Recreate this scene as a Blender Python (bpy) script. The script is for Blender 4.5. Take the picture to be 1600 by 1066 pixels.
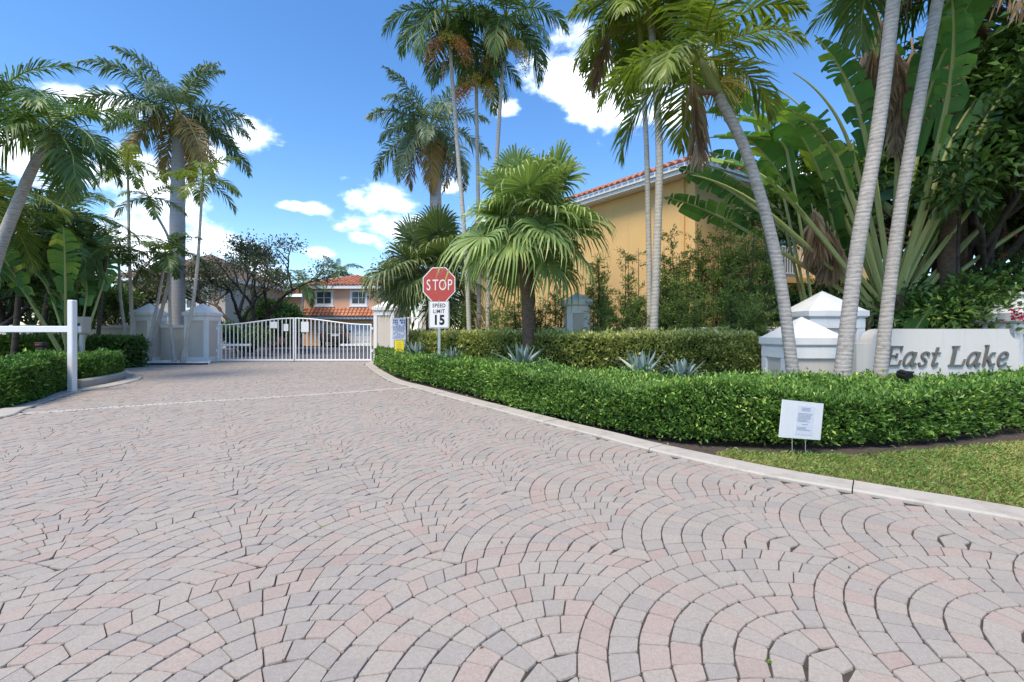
import bpy, math, random
import numpy as np
from mathutils import Vector, Matrix

for o in list(bpy.data.objects):
    bpy.data.objects.remove(o)
R = math.radians
sc = bpy.context.scene
COL = sc.collection

# ------------------------------------------------------------------ camera
F, YH, H = 711.0, 518.0, 1.08          # focal length in photo pixels, horizon row, eye height
cam_d = bpy.data.cameras.new('camera')
cam = bpy.data.objects.new('camera', cam_d)
COL.objects.link(cam)
cam_d.sensor_width = 36
cam_d.lens = 16.0
cam_d.clip_start = 0.05
cam_d.clip_end = 3000
cam_d.shift_y = (YH - 533) / 1600
cam.location = (0, 0, H)
cam.rotation_euler = (R(90), 0, 0)
sc.camera = cam

# ------------------------------------------------------------------ sky, sun, exposure
SUN_AZ, SUN_EL = R(-146), R(61)        # azimuth from +Y towards +X
w = bpy.data.worlds.new('World')
sc.world = w
w.use_nodes = True
nt = w.node_tree
nt.nodes.clear()


def wn(t, **k):
    n = nt.nodes.new(t)
    for a, b in k.items():
        setattr(n, a, b)
    return n


def wmath(op, a, b=None, c=None, clamp=False):
    n = wn('ShaderNodeMath', operation=op)
    n.use_clamp = clamp
    for i, x in enumerate((a, b, c)):
        if x is None:
            continue
        if isinstance(x, (int, float)):
            n.inputs[i].default_value = x
        else:
            nt.links.new(x, n.inputs[i])
    return n.outputs[0]


sky = wn('ShaderNodeTexSky', sky_type='NISHITA', sun_disc=False)
sky.sun_elevation = SUN_EL
sky.sun_rotation = SUN_AZ
sky.air_density = 1.0
sky.dust_density = 0.3
sky.ozone_density = 2.2
hs = wn('ShaderNodeHueSaturation')
hs.inputs['Hue'].default_value = 0.503
hs.inputs['Saturation'].default_value = 1.25
hs.inputs['Value'].default_value = 0.98
nt.links.new(sky.outputs[0], hs.inputs['Color'])
tc = wn('ShaderNodeTexCoord')
sep = wn('ShaderNodeSeparateXYZ')
nt.links.new(tc.outputs['Generated'], sep.inputs[0])
az = wmath('ARCTAN2', sep.outputs[0], sep.outputs[1])
el = wmath('ARCSINE', sep.outputs[2])
ns = wn('ShaderNodeTexNoise')
ns.inputs['Scale'].default_value = 7.0
ns.inputs['Detail'].default_value = 9.0
ns.inputs['Roughness'].default_value = 0.58
mp = wn('ShaderNodeMapping')
mp.inputs['Scale'].default_value = (1, 1, 1.7)
nt.links.new(tc.outputs['Generated'], mp.inputs[0])
nt.links.new(mp.outputs[0], ns.inputs['Vector'])
comb = wn('ShaderNodeCombineXYZ')
nt.links.new(az, comb.inputs[0])
nt.links.new(el, comb.inputs[1])


def sky_dir(px, py):
    x, z = (px - 800) / F, (YH - py) / F
    return math.atan2(x, 1), math.atan2(z, math.hypot(x, 1))


blobs = []
for px, py, rx, ry in [(140, 285, 0.16, 0.06), (60, 255, 0.10, 0.05), (385, 222, 0.055, 0.034), (330, 240, 0.06, 0.04), (255, 390, 0.14, 0.05),
                       (150, 165, 0.07, 0.03), (470, 324, 0.062, 0.012), (620, 318, 0.09, 0.032), (650, 358, 0.15, 0.05),
                       (700, 295, 0.05, 0.022), (570, 370, 0.04, 0.014), (495, 394, 0.04, 0.014), (895, 105, 0.13, 0.06),
                       (1010, 135, 0.16, 0.06), (930, 165, 0.09, 0.03), (1040, 165, 0.09, 0.035), (790, 165, 0.04, 0.02), (1240, 270, 0.08, 0.03),
                       (340, 430, 0.14, 0.045), (1390, 250, 0.1, 0.05)]:
    blobs.append(sky_dir(px, py) + (rx * 1.0, ry * 1.05))
rw = random.Random(5)
for i in range(12):
    a = R(60 + rw.random() * 240)
    if a > math.pi:
        a -= 2 * math.pi
    blobs.append((a, R(8 + 45 * rw.random() ** 1.4), 0.07 + 0.12 * rw.random(), 0.03 + 0.03 * rw.random()))
acc = None
for a, e, rx, ry in blobs:
    s = wn('ShaderNodeVectorMath', operation='SUBTRACT')
    nt.links.new(comb.outputs[0], s.inputs[0])
    s.inputs[1].default_value = (a, e, 0)
    m = wn('ShaderNodeVectorMath', operation='MULTIPLY')
    nt.links.new(s.outputs[0], m.inputs[0])
    m.inputs[1].default_value = (1 / rx, 1 / ry, 0)
    ln = wn('ShaderNodeVectorMath', operation='LENGTH')
    nt.links.new(m.outputs[0], ln.inputs[0])
    d = wmath('SUBTRACT', 1.0, ln.outputs['Value'])
    acc = d if acc is None else wmath('SMOOTH_MAX', acc, d, 0.25)
acc = wmath('MAXIMUM', acc, -1.2)
nz = wmath('MULTIPLY', wmath('SUBTRACT', ns.outputs['Fac'], 0.5), 4.2)
dens = wmath('ADD', acc, nz)
mr = wn('ShaderNodeMapRange', interpolation_type='SMOOTHSTEP')
mr.inputs['From Min'].default_value = -0.05
mr.inputs['From Max'].default_value = 0.75
nt.links.new(dens, mr.inputs['Value'])
mr2 = wn('ShaderNodeMapRange')
mr2.inputs['From Min'].default_value = 0.1
mr2.inputs['From Max'].default_value = 1.3
nt.links.new(dens, mr2.inputs['Value'])
cc = wn('ShaderNodeMix', data_type='RGBA')
cc.inputs['A'].default_value = (7.0, 8.0, 9.4, 1)
cc.inputs['B'].default_value = (10.5, 10.6, 10.8, 1)
nt.links.new(mr2.outputs[0], cc.inputs['Factor'])
mx = wn('ShaderNodeMix', data_type='RGBA')
nt.links.new(wmath('MULTIPLY', mr.outputs[0], 0.95), mx.inputs['Factor'])
nt.links.new(hs.outputs[0], mx.inputs['A'])
nt.links.new(cc.outputs['Result'], mx.inputs['B'])
bg = wn('ShaderNodeBackground')
bg.inputs['Strength'].default_value = 0.125
nt.links.new(mx.outputs['Result'], bg.inputs['Color'])
wo = wn('ShaderNodeOutputWorld')
nt.links.new(bg.outputs[0], wo.inputs['Surface'])

sun_d = bpy.data.lights.new('sun', 'SUN')
sun_d.energy = 2.3
sun_d.angle = R(24)
sun_d.color = (1.0, 0.88, 0.71)
sun = bpy.data.objects.new('sun', sun_d)
COL.objects.link(sun)
sd = Vector((math.sin(SUN_AZ) * math.cos(SUN_EL), math.cos(SUN_AZ) * math.cos(SUN_EL), math.sin(SUN_EL)))
sun.rotation_euler = sd.to_track_quat('Z', 'Y').to_euler()
sun.location = (-20, -10, 30)

sc.view_settings.view_transform = 'Standard'
sc.view_settings.look = 'None'
sc.view_settings.gamma = 1
sc.view_settings.exposure = 1.1
sc.view_settings.use_curve_mapping = False
sc.cycles.max_bounces = 8
sc.cycles.transparent_max_bounces = 8


# ------------------------------------------------------------------ helpers
def G(px, py, z=0.0):
    """ground point seen at a photo position"""
    Y = F * (H - z) / (py - YH)
    return Vector(((px - 800) / F * Y, Y, z))


def P(px, py, Y):
    return Vector(((px - 800) / F * Y, Y, H + (YH - py) / F * Y))


def X_(px, Y):
    return (px - 800) / F * Y


def Z_(py, Y):
    return H + (YH - py) / F * Y


class MB:
    def __init__(s):
        s.v = []
        s.n = 0
        s.loops = []
        s.cnt = []
        s.t = []

    def add(s, V, Fc, tone=0.5):
        V = np.asarray(V, float).reshape(-1, 3)
        s.v.append(V)
        if isinstance(Fc, np.ndarray):
            s.loops.append((Fc + s.n).ravel())
            s.cnt.append(np.full(len(Fc), Fc.shape[1]))
            nf = len(Fc)
        else:
            s.loops.append(np.array([i + s.n for f in Fc for i in f], int))
            s.cnt.append(np.array([len(f) for f in Fc], int))
            nf = len(Fc)
        s.t.append(np.full(nf, tone) if np.isscalar(tone) else np.asarray(tone, float))
        s.n += len(V)
        return s

    def box(s, x0, x1, y0, y1, z0, z1, tone=0.5, M=None):
        V = np.array([(x, y, z) for z in (z0, z1) for y in (y0, y1) for x in (x0, x1)], float)
        if M is not None:
            V = np.array([tuple(M @ Vector(p)) for p in V])
        return s.add(V, [(0, 2, 3, 1), (4, 5, 7, 6), (0, 1, 5, 4), (2, 6, 7, 3), (0, 4, 6, 2), (1, 3, 7, 5)], tone)

    def bbox(s, x0, x1, y0, y1, z0, z1, b=0.01, tone=0.5):
        """box with chamfered edges"""
        V, idx = [], {}
        for iz, z in enumerate((z0, z1)):
            for iy, y in enumerate((y0, y1)):
                for ix, x in enumerate((x0, x1)):
                    sx, sy, sz = (b, -b)[ix], (b, -b)[iy], (b, -b)[iz]
                    for ax in range(3):
                        p = [x + sx, y + sy, z + sz]
                        p[ax] = (x, y, z)[ax]
                        idx[(ix, iy, iz, ax)] = len(V)
                        V.append(p)
        Fc = []
        for ax in range(3):
            o = [k for k in range(3) if k != ax]
            for sd_ in (0, 1):
                q = []
                for u, v in ((0, 0), (1, 0), (1, 1), (0, 1)):
                    k = [0, 0, 0]
                    k[ax] = sd_
                    k[o[0]] = u
                    k[o[1]] = v
                    q.append(idx[(*k, ax)])
                Fc.append(tuple(q))
            for u in (0, 1):
                for v in (0, 1):
                    q = []
                    for e in (0, 1):
                        k = [0, 0, 0]
                        k[ax] = e
                        k[o[0]] = u
                        k[o[1]] = v
                        q.append((idx[(*k, o[0])], idx[(*k, o[1])]))
                    Fc.append((q[0][0], q[0][1], q[1][1], q[1][0]))
        for ix in (0, 1):
            for iy in (0, 1):
                for iz in (0, 1):
                    Fc.append(tuple(idx[(ix, iy, iz, a)] for a in range(3)))
        return s.add(V, Fc, tone)

    def tube(s, pts, rad, k=8, tone=0.5, cap=True, flat=1.0):
        pts = [Vector(p) for p in pts]
        n = len(pts)
        if np.isscalar(rad):
            rad = [rad] * n
        V = []
        ref = None
        for i, p in enumerate(pts):
            t = (pts[min(i + 1, n - 1)] - pts[max(i - 1, 0)]).normalized()
            if ref is None:
                ref = Vector((1, 0, 0)) if abs(t.x) < 0.8 else Vector((0, 1, 0))
            u = (ref - t * ref.dot(t)).normalized()
            ref = u
            v = t.cross(u)
            for j in range(k):
                a = 2 * math.pi * j / k
                V.append(p + u * (math.cos(a) * rad[i]) + v * (math.sin(a) * rad[i] * flat))
        Fc = []
        for i in range(n - 1):
            for j in range(k):
                j2 = (j + 1) % k
                Fc.append((i * k + j, i * k + j2, (i + 1) * k + j2, (i + 1) * k + j))
        if cap:
            Fc.append(tuple(range(k - 1, -1, -1)))
            Fc.append(tuple(range((n - 1) * k, n * k)))
        return s.add([tuple(p) for p in V], Fc, tone)

    def prism(s, poly, z0, z1, tone=0.5):
        n = len(poly)
        V = [(x, y, z0) for x, y in poly] + [(x, y, z1) for x, y in poly]
        Fc = [tuple(range(n - 1, -1, -1)), tuple(range(n, 2 * n))]
        for i in range(n):
            j = (i + 1) % n
            Fc.append((i, j, n + j, n + i))
        return s.add(V, Fc, tone)

    def prism_xz(s, poly, y0, y1, tone=0.5):
        n = len(poly)
        V = [(x, y0, z) for x, z in poly] + [(x, y1, z) for x, z in poly]
        Fc = [tuple(range(n)), tuple(range(2 * n - 1, n - 1, -1))]
        for i in range(n):
            j = (i + 1) % n
            Fc.append((j, i, n + i, n + j))
        return s.add(V, Fc, tone)

    def mesh(s, name, smooth=False):
        me = bpy.data.meshes.new(name)
        V = np.concatenate(s.v)
        L = np.concatenate(s.loops)
        C = np.concatenate(s.cnt)
        T = np.concatenate(s.t)
        me.vertices.add(len(V))
        me.vertices.foreach_set('co', V.ravel())
        me.loops.add(len(L))
        me.loops.foreach_set('vertex_index', L.astype(np.int32))
        me.polygons.add(len(C))
        st = np.concatenate(([0], np.cumsum(C)[:-1]))
        me.polygons.foreach_set('loop_start', st.astype(np.int32))
        me.polygons.foreach_set('loop_total', C.astype(np.int32))
        at = me.attributes.new('tone', 'FLOAT', 'FACE')
        at.data.foreach_set('value', T.astype(np.float32))
        me.polygons.foreach_set('use_smooth', np.full(len(C), smooth, bool))
        me.update(calc_edges=True)
        me.validate()
        return me

    def build(s, name, mat, parent=None, smooth=False, loc=None):
        return link(name, s.mesh(name, smooth), mat, parent, loc)


def link(name, me, mat, parent=None, loc=None):
    if mat is not None and not me.materials:
        me.materials.append(mat)
    o = bpy.data.objects.new(name, me)
    COL.objects.link(o)
    if parent is not None:
        o.parent = parent
    if loc is not None:
        o.location = loc
    return o


def thing(name, label, cat, loc=(0, 0, 0), rz=0, group=None):
    o = bpy.data.objects.new(name, None)
    o.empty_display_size = 0.1
    COL.objects.link(o)
    o.location = loc
    o.rotation_euler = (0, 0, rz)
    return tag(o, label, cat, group)


def tag(o, label, cat, group=None):
    o['label'] = label
    o['category'] = cat
    if group:
        o['group'] = group
    return o


def struct(o, label=None):
    o['kind'] = 'structure'
    if label:
        o['label'] = label
    return o


def stuff(o):
    o['kind'] = 'stuff'
    return o


# ------------------------------------------------------------------ materials
class Mat:
    def __init__(s, name, rough=0.7, spec=0.3):
        s.m = bpy.data.materials.new(name)
        s.m.use_nodes = True
        s.t = s.m.node_tree
        s.b = s.t.nodes['Principled BSDF']
        s.out = s.t.nodes['Material Output']
        s.b.inputs['Roughness'].default_value = rough
        s.b.inputs['Specular IOR Level'].default_value = spec

    def n(s, t, **k):
        x = s.t.nodes.new(t)
        for a, b in k.items():
            setattr(x, a, b)
        return x

    def l(s, a, b):
        s.t.links.new(a, b)

    def coords(s, kind='Object', scale=(1, 1, 1)):
        c = s.n('ShaderNodeTexCoord')
        m = s.n('ShaderNodeMapping')
        m.inputs['Scale'].default_value = scale
        s.l(c.outputs[kind], m.inputs[0])
        return m.outputs[0]

    def world(s, scale=(1, 1, 1)):
        c = s.n('ShaderNodeNewGeometry')
        m = s.n('ShaderNodeMapping')
        m.inputs['Scale'].default_value = scale
        s.l(c.outputs['Position'], m.inputs[0])
        return m.outputs[0]

    def noise(s, vec, scale, detail=4, rough=0.55):
        x = s.n('ShaderNodeTexNoise')
        x.inputs['Scale'].default_value = scale
        x.inputs['Detail'].default_value = detail
        x.inputs['Roughness'].default_value = rough
        s.l(vec, x.inputs['Vector'])
        return x.outputs['Fac']

    def ramp(s, fac, stops):
        r = s.n('ShaderNodeValToRGB')
        e = r.color_ramp.elements
        while len(e) > len(stops):
            e.remove(e[-1])
        while len(e) < len(stops):
            e.new(0.5)
        for k, (p, c) in zip(e, stops):
            k.position = p
            k.color = (*c, 1)
        s.l(fac, r.inputs[0])
        return r.outputs[0]

    def mix(s, fac, a, b, mode='MIX'):
        x = s.n('ShaderNodeMix', data_type='RGBA', blend_type=mode)
        for v, k in ((fac, 'Factor'), (a, 'A'), (b, 'B')):
            if isinstance(v, (int, float)):
                x.inputs[k].default_value = v
            elif isinstance(v, tuple):
                x.inputs[k].default_value = (*v, 1)
            else:
                s.l(v, x.inputs[k])
        return x.outputs['Result']

    def math(s, op, a, b=0.0):
        x = s.n('ShaderNodeMath', operation=op)
        for i, v in enumerate((a, b)):
            if isinstance(v, (int, float)):
                x.inputs[i].default_value = v
            else:
                s.l(v, x.inputs[i])
        return x.outputs[0]

    def bump(s, hgt, strength=0.3, dist=0.01):
        b = s.n('ShaderNodeBump')
        b.inputs['Strength'].default_value = strength
        b.inputs['Distance'].default_value = dist
        s.l(hgt, b.inputs['Height'])
        s.l(b.outputs[0], s.b.inputs['Normal'])

    def tone(s):
        a = s.n('ShaderNodeAttribute')
        a.attribute_name = 'tone'
        return a.outputs['Fac']

    def color(s, c):
        if isinstance(c, tuple):
            s.b.inputs['Base Color'].default_value = (*c, 1)
        else:
            s.l(c, s.b.inputs['Base Color'])
        return s


def mat_stucco(name, c, var=0.12, grain=60):
    m = Mat(name, 0.85, 0.2)
    v = m.world()
    a = m.noise(v, 1.3, 5)
    g = m.noise(v, grain, 3)
    d = m.noise(m.world((1, 1, 0.15)), 3.0, 4)
    c1 = tuple(x * (1 - var) for x in c)
    c2 = tuple(min(1, x * (1 + var * 0.6)) for x in c)
    k = m.mix(a, c1, c2)
    k = m.mix(m.math('MULTIPLY', m.math('GREATER_THAN', d, 0.62), 0.12), k, tuple(x * 0.6 for x in c))
    run = m.ramp(m.noise(m.world((1, 1, 0.12)), 9.0, 5, 0.7), [(0.52, (0, 0, 0)), (0.7, (1, 1, 1))])
    k = m.mix(m.math('MULTIPLY', run, 0.06), k, (0.16, 0.155, 0.13))
    m.color(k)
    m.bump(g, 0.35, 0.006)
    return m.m


def mat_plain(name, c, rough=0.5, spec=0.4, metal=0.0, var=0.06):
    m = Mat(name, rough, spec)
    a = m.noise(m.world(), 9, 4)
    m.color(m.mix(a, tuple(x * (1 - var) for x in c), tuple(min(1, x * (1 + var)) for x in c)))
    m.b.inputs['Metallic'].default_value = metal
    return m.m


LEAF_GAIN = {'grass_blade': 1.9, 'paddle_leaf': 2.4, 'fan_palm_leaf': 2.1, 'dark_fan_palm_leaf': 1.75, 'palm_leaf': 1.7, 'royal_palm_leaf': 1.6, 'hedge_leaf': 1.9, 'agave_leaf': 1.0, 'dead_palm_leaf': 1.1, 'orange_fruit': 1.1, 'yellow_fruit': 1.1, 'red_flower': 1.0, 'screen_leaf': 3.0, 'crownshaft': 1.0, 'petiole': 1.5, 'jungle_leaf': 2.3, 'oak_leaf': 2.3, 'variegated_leaf': 1.95}


def mat_leaf(name, stops, rough=0.45, trans=0.25, tr_col=None, spec=0.4):
    m = Mat(name, rough, spec)
    oi = m.n('ShaderNodeObjectInfo')
    t = m.math('ADD', m.tone(), m.math('MULTIPLY', m.math('SUBTRACT', oi.outputs['Random'], 0.5), 0.18))
    stops = [(p_, tuple(min(0.7, x_ * LEAF_GAIN.get(name, 1.35)) for x_ in c_)) for p_, c_ in stops]
    c = m.ramp(t, stops)
    m.color(c)
    tb = m.n('ShaderNodeBsdfTranslucent')
    m.l(m.mix(1.0, c, tr_col or (1.0, 1.15, 0.45), 'MULTIPLY'), tb.inputs['Color'])
    ms = m.n('ShaderNodeMixShader')
    ms.inputs[0].default_value = trans
    m.l(m.b.outputs[0], ms.inputs[1])
    m.l(tb.outputs[0], ms.inputs[2])
    m.l(ms.outputs[0], m.out.inputs['Surface'])
    return m.m


def mat_palm_bark(name, c_dark, c_light, ring=13.0, mottled=0.4):
    m = Mat(name, 0.85, 0.2)
    v = m.coords('Object')
    wv = m.n('ShaderNodeTexWave', wave_type='BANDS', bands_direction='Z')
    wv.inputs['Scale'].default_value = ring / 6.28 * 3.4
    wv.inputs['Distortion'].default_value = 3.5
    wv.inputs['Detail'].default_value = 3
    wv.inputs['Detail Scale'].default_value = 1.2
    m.l(v, wv.inputs['Vector'])
    n1 = m.noise(m.coords('Object', (1, 1, 2.6)), 11, 7, 0.72)
    n2 = m.noise(m.coords('Object', (1, 1, 0.35)), 2.2, 4)
    base = m.mix(n2, tuple(x * 0.8 for x in c_light), c_light)
    k = m.ramp(n1, [(0.0, (0, 0, 0)), (0.5 - mottled * 0.12, (0, 0, 0)), (0.72, (1, 1, 1))])
    base = m.mix(m.math('MULTIPLY', k, 0.8), base, c_dark)
    rg = m.ramp(wv.outputs['Fac'], [(0.0, (1, 1, 1)), (0.16, (0, 0, 0))])
    base = m.mix(m.math('MULTIPLY', m.math('MULTIPLY', rg, m.noise(v, 3.0, 5, 0.7)), 0.85), base, c_dark)
    m.color(base)
    m.bump(m.math('ADD', wv.outputs['Fac'], m.math('MULTIPLY', n1, 1.2)), 0.35, 0.006)
    return m.m


M = {}
M['white'] = mat_plain('white_paint', (0.80, 0.81, 0.82), 0.45, 0.4, 0, 0.03)
M['white_stucco'] = mat_stucco('white_stucco', (0.84, 0.83, 0.81), 0.05)
M['tan_stucco'] = mat_stucco('tan_stucco', (0.66, 0.60, 0.52), 0.08)
M['wall_stucco'] = mat_stucco('sign_wall_stucco', (0.72, 0.685, 0.635), 0.07)
M['yellow_stucco'] = mat_stucco('yellow_stucco', (0.77, 0.50, 0.21), 0.10)
M['peach_stucco'] = mat_stucco('peach_stucco', (0.80, 0.50, 0.33), 0.06)
M['beige_stucco'] = mat_stucco('beige_stucco', (0.52, 0.47, 0.40), 0.08)
M['letter'] = mat_plain('letter_grey', (0.15, 0.145, 0.13), 0.5, 0.3)
M['black'] = mat_plain('black_plastic', (0.018, 0.018, 0.02), 0.45, 0.4)
M['steel'] = mat_plain('galvanised_steel', (0.45, 0.50, 0.50), 0.45, 0.5, 0.6, 0.15)
M['sign_red'] = mat_plain('sign_red', (0.46, 0.07, 0.055), 0.4, 0.4, 0, 0.15)
M['sign_white'] = mat_plain('sign_white', (0.78, 0.78, 0.79), 0.4, 0.4)
M['sign_black'] = mat_plain('sign_black', (0.012, 0.012, 0.014), 0.5, 0.3)
M['sign_yellow'] = mat_plain('sign_yellow', (0.90, 0.72, 0.02), 0.45, 0.4)
M['sign_blue'] = mat_plain('sign_blue', (0.09, 0.13, 0.42), 0.5, 0.3)
M['print_grey'] = mat_plain('print_grey', (0.42, 0.43, 0.47), 0.6, 0.2)
M['paper'] = mat_plain('paper', (0.68, 0.70, 0.77), 0.6, 0.2)
M['glass'] = mat_plain('window_glass', (0.06, 0.075, 0.085), 0.08, 0.6, 0, 0.3)
M['car_paint'] = mat_plain('black_car_paint', (0.012, 0.013, 0.016), 0.18, 0.6)
M['rubber'] = mat_plain('rubber', (0.02, 0.02, 0.02), 0.8, 0.2)
M['chrome'] = mat_plain('chrome', (0.6, 0.6, 0.62), 0.2, 0.5, 0.9)
M['tail_red'] = mat_plain('tail_lamp', (0.4, 0.02, 0.02), 0.2, 0.5)
M['rubble'] = mat_plain('white_gravel', (0.74, 0.74, 0.73), 0.8, 0.2, 0, 0.2)

m = Mat('concrete', 0.85, 0.2)
v = m.world()
k = m.mix(m.noise(v, 2.2, 6, 0.6), (0.39, 0.36, 0.315), (0.56, 0.52, 0.46))
k = m.mix(m.math('MULTIPLY', m.noise(v, 90, 3), 0.45), k, (0.33, 0.31, 0.28))
k = m.mix(m.math('MULTIPLY', m.ramp(m.noise(v, 5, 6, 0.7), [(0.5, (0, 0, 0)), (0.68, (1, 1, 1))]), 0.5), k, (0.24, 0.215, 0.18))
m.color(k)
m.bump(m.noise(v, 120, 3), 0.3, 0.004)
M['concrete'] = m.m

# paver: per-stone tone picks pink / grey / buff
m = Mat('paver', 0.8, 0.25)
v = m.world()
c = m.ramp(m.tone(), [(0.0, (0.265, 0.253, 0.236)), (0.22, (0.31, 0.292, 0.268)), (0.36, (0.345, 0.318, 0.28)), (0.55, (0.375, 0.338, 0.29)),
                      (0.66, (0.395, 0.32, 0.27)), (0.86, (0.385, 0.285, 0.245)), (1.0, (0.345, 0.24, 0.21))])
c = m.mix(m.math('MULTIPLY', m.noise(v, 28, 4, 0.65), 0.5), c, (0.46, 0.42, 0.375))
c = m.mix(m.math('MULTIPLY', m.ramp(m.noise(v, 75, 4, 0.7), [(0.42, (0, 0, 0)), (0.68, (1, 1, 1))]), 0.45), c, (0.20, 0.175, 0.155))
big = m.noise(v, 0.45, 3)
c = m.mix(m.math('MULTIPLY', big, 0.35), c, (0.46, 0.385, 0.325))
c = m.mix(m.math('MULTIPLY', m.ramp(m.noise(v, 260, 2), [(0.45, (0, 0, 0)), (0.75, (1, 1, 1))]), 0.35), c, (0.20, 0.18, 0.17))
vo = m.n('ShaderNodeTexVoronoi')
vo.inputs['Scale'].default_value = 130
m.l(v, vo.inputs['Vector'])
c = m.mix(m.math('MULTIPLY', m.math('LESS_THAN', vo.outputs['Distance'], 0.14), 0.5), c, (0.68, 0.66, 0.63))
c = m.mix(m.math('MULTIPLY', m.ramp(m.noise(v, 1.7, 5, 0.65), [(0.5, (0, 0, 0)), (0.72, (1, 1, 1))]), 0.3), c, (0.25, 0.225, 0.205))
m.color(c)
m.bump(m.math('ADD', m.noise(v, 240, 3), m.noise(v, 40, 3)), 0.45, 0.004)
M['paver'] = m.m

m = Mat('joint_sand', 0.95, 0.1)
v = m.world()
c = m.mix(m.noise(v, 30, 4), (0.032, 0.027, 0.022), (0.11, 0.095, 0.08))
m.color(m.mix(m.math('MULTIPLY', m.math('GREATER_THAN', m.noise(v, 1.6, 5), 0.6), 0.4), c, (0.16, 0.10, 0.05)))
M['joint'] = m.m

m = Mat('mulch', 0.95, 0.1)
v = m.world()
c = m.mix(m.noise(v, 45, 5, 0.7), (0.035, 0.027, 0.022), (0.17, 0.14, 0.12))
m.color(m.mix(m.math('MULTIPLY', m.math('GREATER_THAN', m.noise(v, 70, 3), 0.66), 0.5), c, (0.30, 0.24, 0.19)))
m.bump(m.noise(v, 60, 5), 0.9, 0.03)
M['mulch'] = m.m

m = Mat('turf_soil', 0.95, 0.1)
v = m.world()
c = m.mix(m.noise(v, 3, 5, 0.6), (0.16, 0.155, 0.05), (0.28, 0.23, 0.10))
m.color(m.mix(m.math('MULTIPLY', m.noise(v, 50, 4), 0.6), c, (0.06, 0.055, 0.02)))
m.bump(m.noise(v, 60, 4), 0.8, 0.02)
M['turf'] = m.m

m = Mat('ground_cover', 0.95, 0.1)
v = m.world()
m.color(m.mix(m.noise(v, 0.8, 6, 0.7), (0.035, 0.06, 0.018), (0.09, 0.10, 0.04)))
M['ground'] = m.m

m = Mat('asphalt', 0.85, 0.25)
v = m.world()
m.color(m.mix(m.noise(v, 1.5, 6, 0.7), (0.07, 0.072, 0.08), (0.12, 0.12, 0.125)))
M['asphalt'] = m.m

m = Mat('roof_tile', 0.75, 0.25)
v = m.world()
oi = m.n('ShaderNodeObjectInfo')
c = m.ramp(m.math('ADD', m.math('MULTIPLY', m.tone(), 0.6), m.math('MULTIPLY', oi.outputs['Random'], 0.4)),
           [(0.0, (0.32, 0.11, 0.06)), (0.5, (0.50, 0.19, 0.095)), (1.0, (0.60, 0.31, 0.19))])
m.color(m.mix(m.math('MULTIPLY', m.noise(v, 6, 5, 0.7), 0.3), c, (0.25, 0.14, 0.10)))
M['tile'] = m.m
M['brown_tile'] = mat_plain('brown_roof_tile', (0.17, 0.11, 0.085), 0.8, 0.2, 0, 0.3)

G_ = {}
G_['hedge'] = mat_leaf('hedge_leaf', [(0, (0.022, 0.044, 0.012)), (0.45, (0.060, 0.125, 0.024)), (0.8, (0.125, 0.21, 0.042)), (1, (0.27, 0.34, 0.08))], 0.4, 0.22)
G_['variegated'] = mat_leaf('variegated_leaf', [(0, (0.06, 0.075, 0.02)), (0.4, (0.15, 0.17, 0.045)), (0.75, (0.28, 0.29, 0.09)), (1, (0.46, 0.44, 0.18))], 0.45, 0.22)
G_['screen'] = mat_leaf('screen_leaf', [(0, (0.028, 0.045, 0.014)), (0.5, (0.06, 0.09, 0.024)), (1, (0.15, 0.18, 0.05))], 0.45, 0.28)
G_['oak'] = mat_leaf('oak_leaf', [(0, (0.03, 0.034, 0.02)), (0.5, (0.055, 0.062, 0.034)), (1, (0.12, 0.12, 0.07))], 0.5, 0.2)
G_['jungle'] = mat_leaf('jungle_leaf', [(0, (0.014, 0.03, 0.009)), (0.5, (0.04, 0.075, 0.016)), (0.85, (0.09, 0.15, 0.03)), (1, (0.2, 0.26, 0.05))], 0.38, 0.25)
G_['palm'] = mat_leaf('palm_leaf', [(0, (0.03, 0.055, 0.02)), (0.5, (0.065, 0.115, 0.034)), (0.8, (0.13, 0.19, 0.05)), (1, (0.26, 0.28, 0.075))], 0.4, 0.32)
G_['palm_yellow'] = mat_leaf('yellow_palm_leaf', [(0, (0.07, 0.10, 0.022)), (0.5, (0.15, 0.20, 0.035)), (0.85, (0.27, 0.31, 0.055)), (1, (0.40, 0.36, 0.08))], 0.4, 0.38)  # light yellowish green leaf colour
G_['royal'] = mat_leaf('royal_palm_leaf', [(0, (0.05, 0.075, 0.045)), (0.5, (0.10, 0.145, 0.085)), (0.85, (0.18, 0.22, 0.12)), (1, (0.33, 0.30, 0.16))], 0.42, 0.3)
G_['old'] = mat_leaf('ageing_palm_leaf', [(0, (0.16, 0.12, 0.05)), (0.5, (0.30, 0.23, 0.09)), (1, (0.42, 0.33, 0.13))], 0.6, 0.3, (1, 0.9, 0.5))
G_['dead'] = mat_leaf('dead_palm_leaf', [(0, (0.13, 0.085, 0.05)), (0.5, (0.30, 0.215, 0.135)), (1, (0.46, 0.36, 0.25))], 0.8, 0.2, (1, 0.8, 0.55), 0.15)
G_['fan'] = mat_leaf('fan_palm_leaf', [(0, (0.055, 0.09, 0.03)), (0.5, (0.125, 0.175, 0.06)), (0.85, (0.23, 0.27, 0.09)), (1, (0.36, 0.36, 0.15))], 0.38, 0.3)
G_['fan_dark'] = mat_leaf('dark_fan_palm_leaf', [(0, (0.035, 0.055, 0.024)), (0.5, (0.075, 0.105, 0.04)), (1, (0.18, 0.20, 0.075))], 0.4, 0.28)
G_['paddle'] = mat_leaf('paddle_leaf', [(0, (0.022, 0.06, 0.018)), (0.5, (0.05, 0.115, 0.032)), (0.85, (0.12, 0.19, 0.035)), (1, (0.27, 0.27, 0.05))], 0.32, 0.32)
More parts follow.
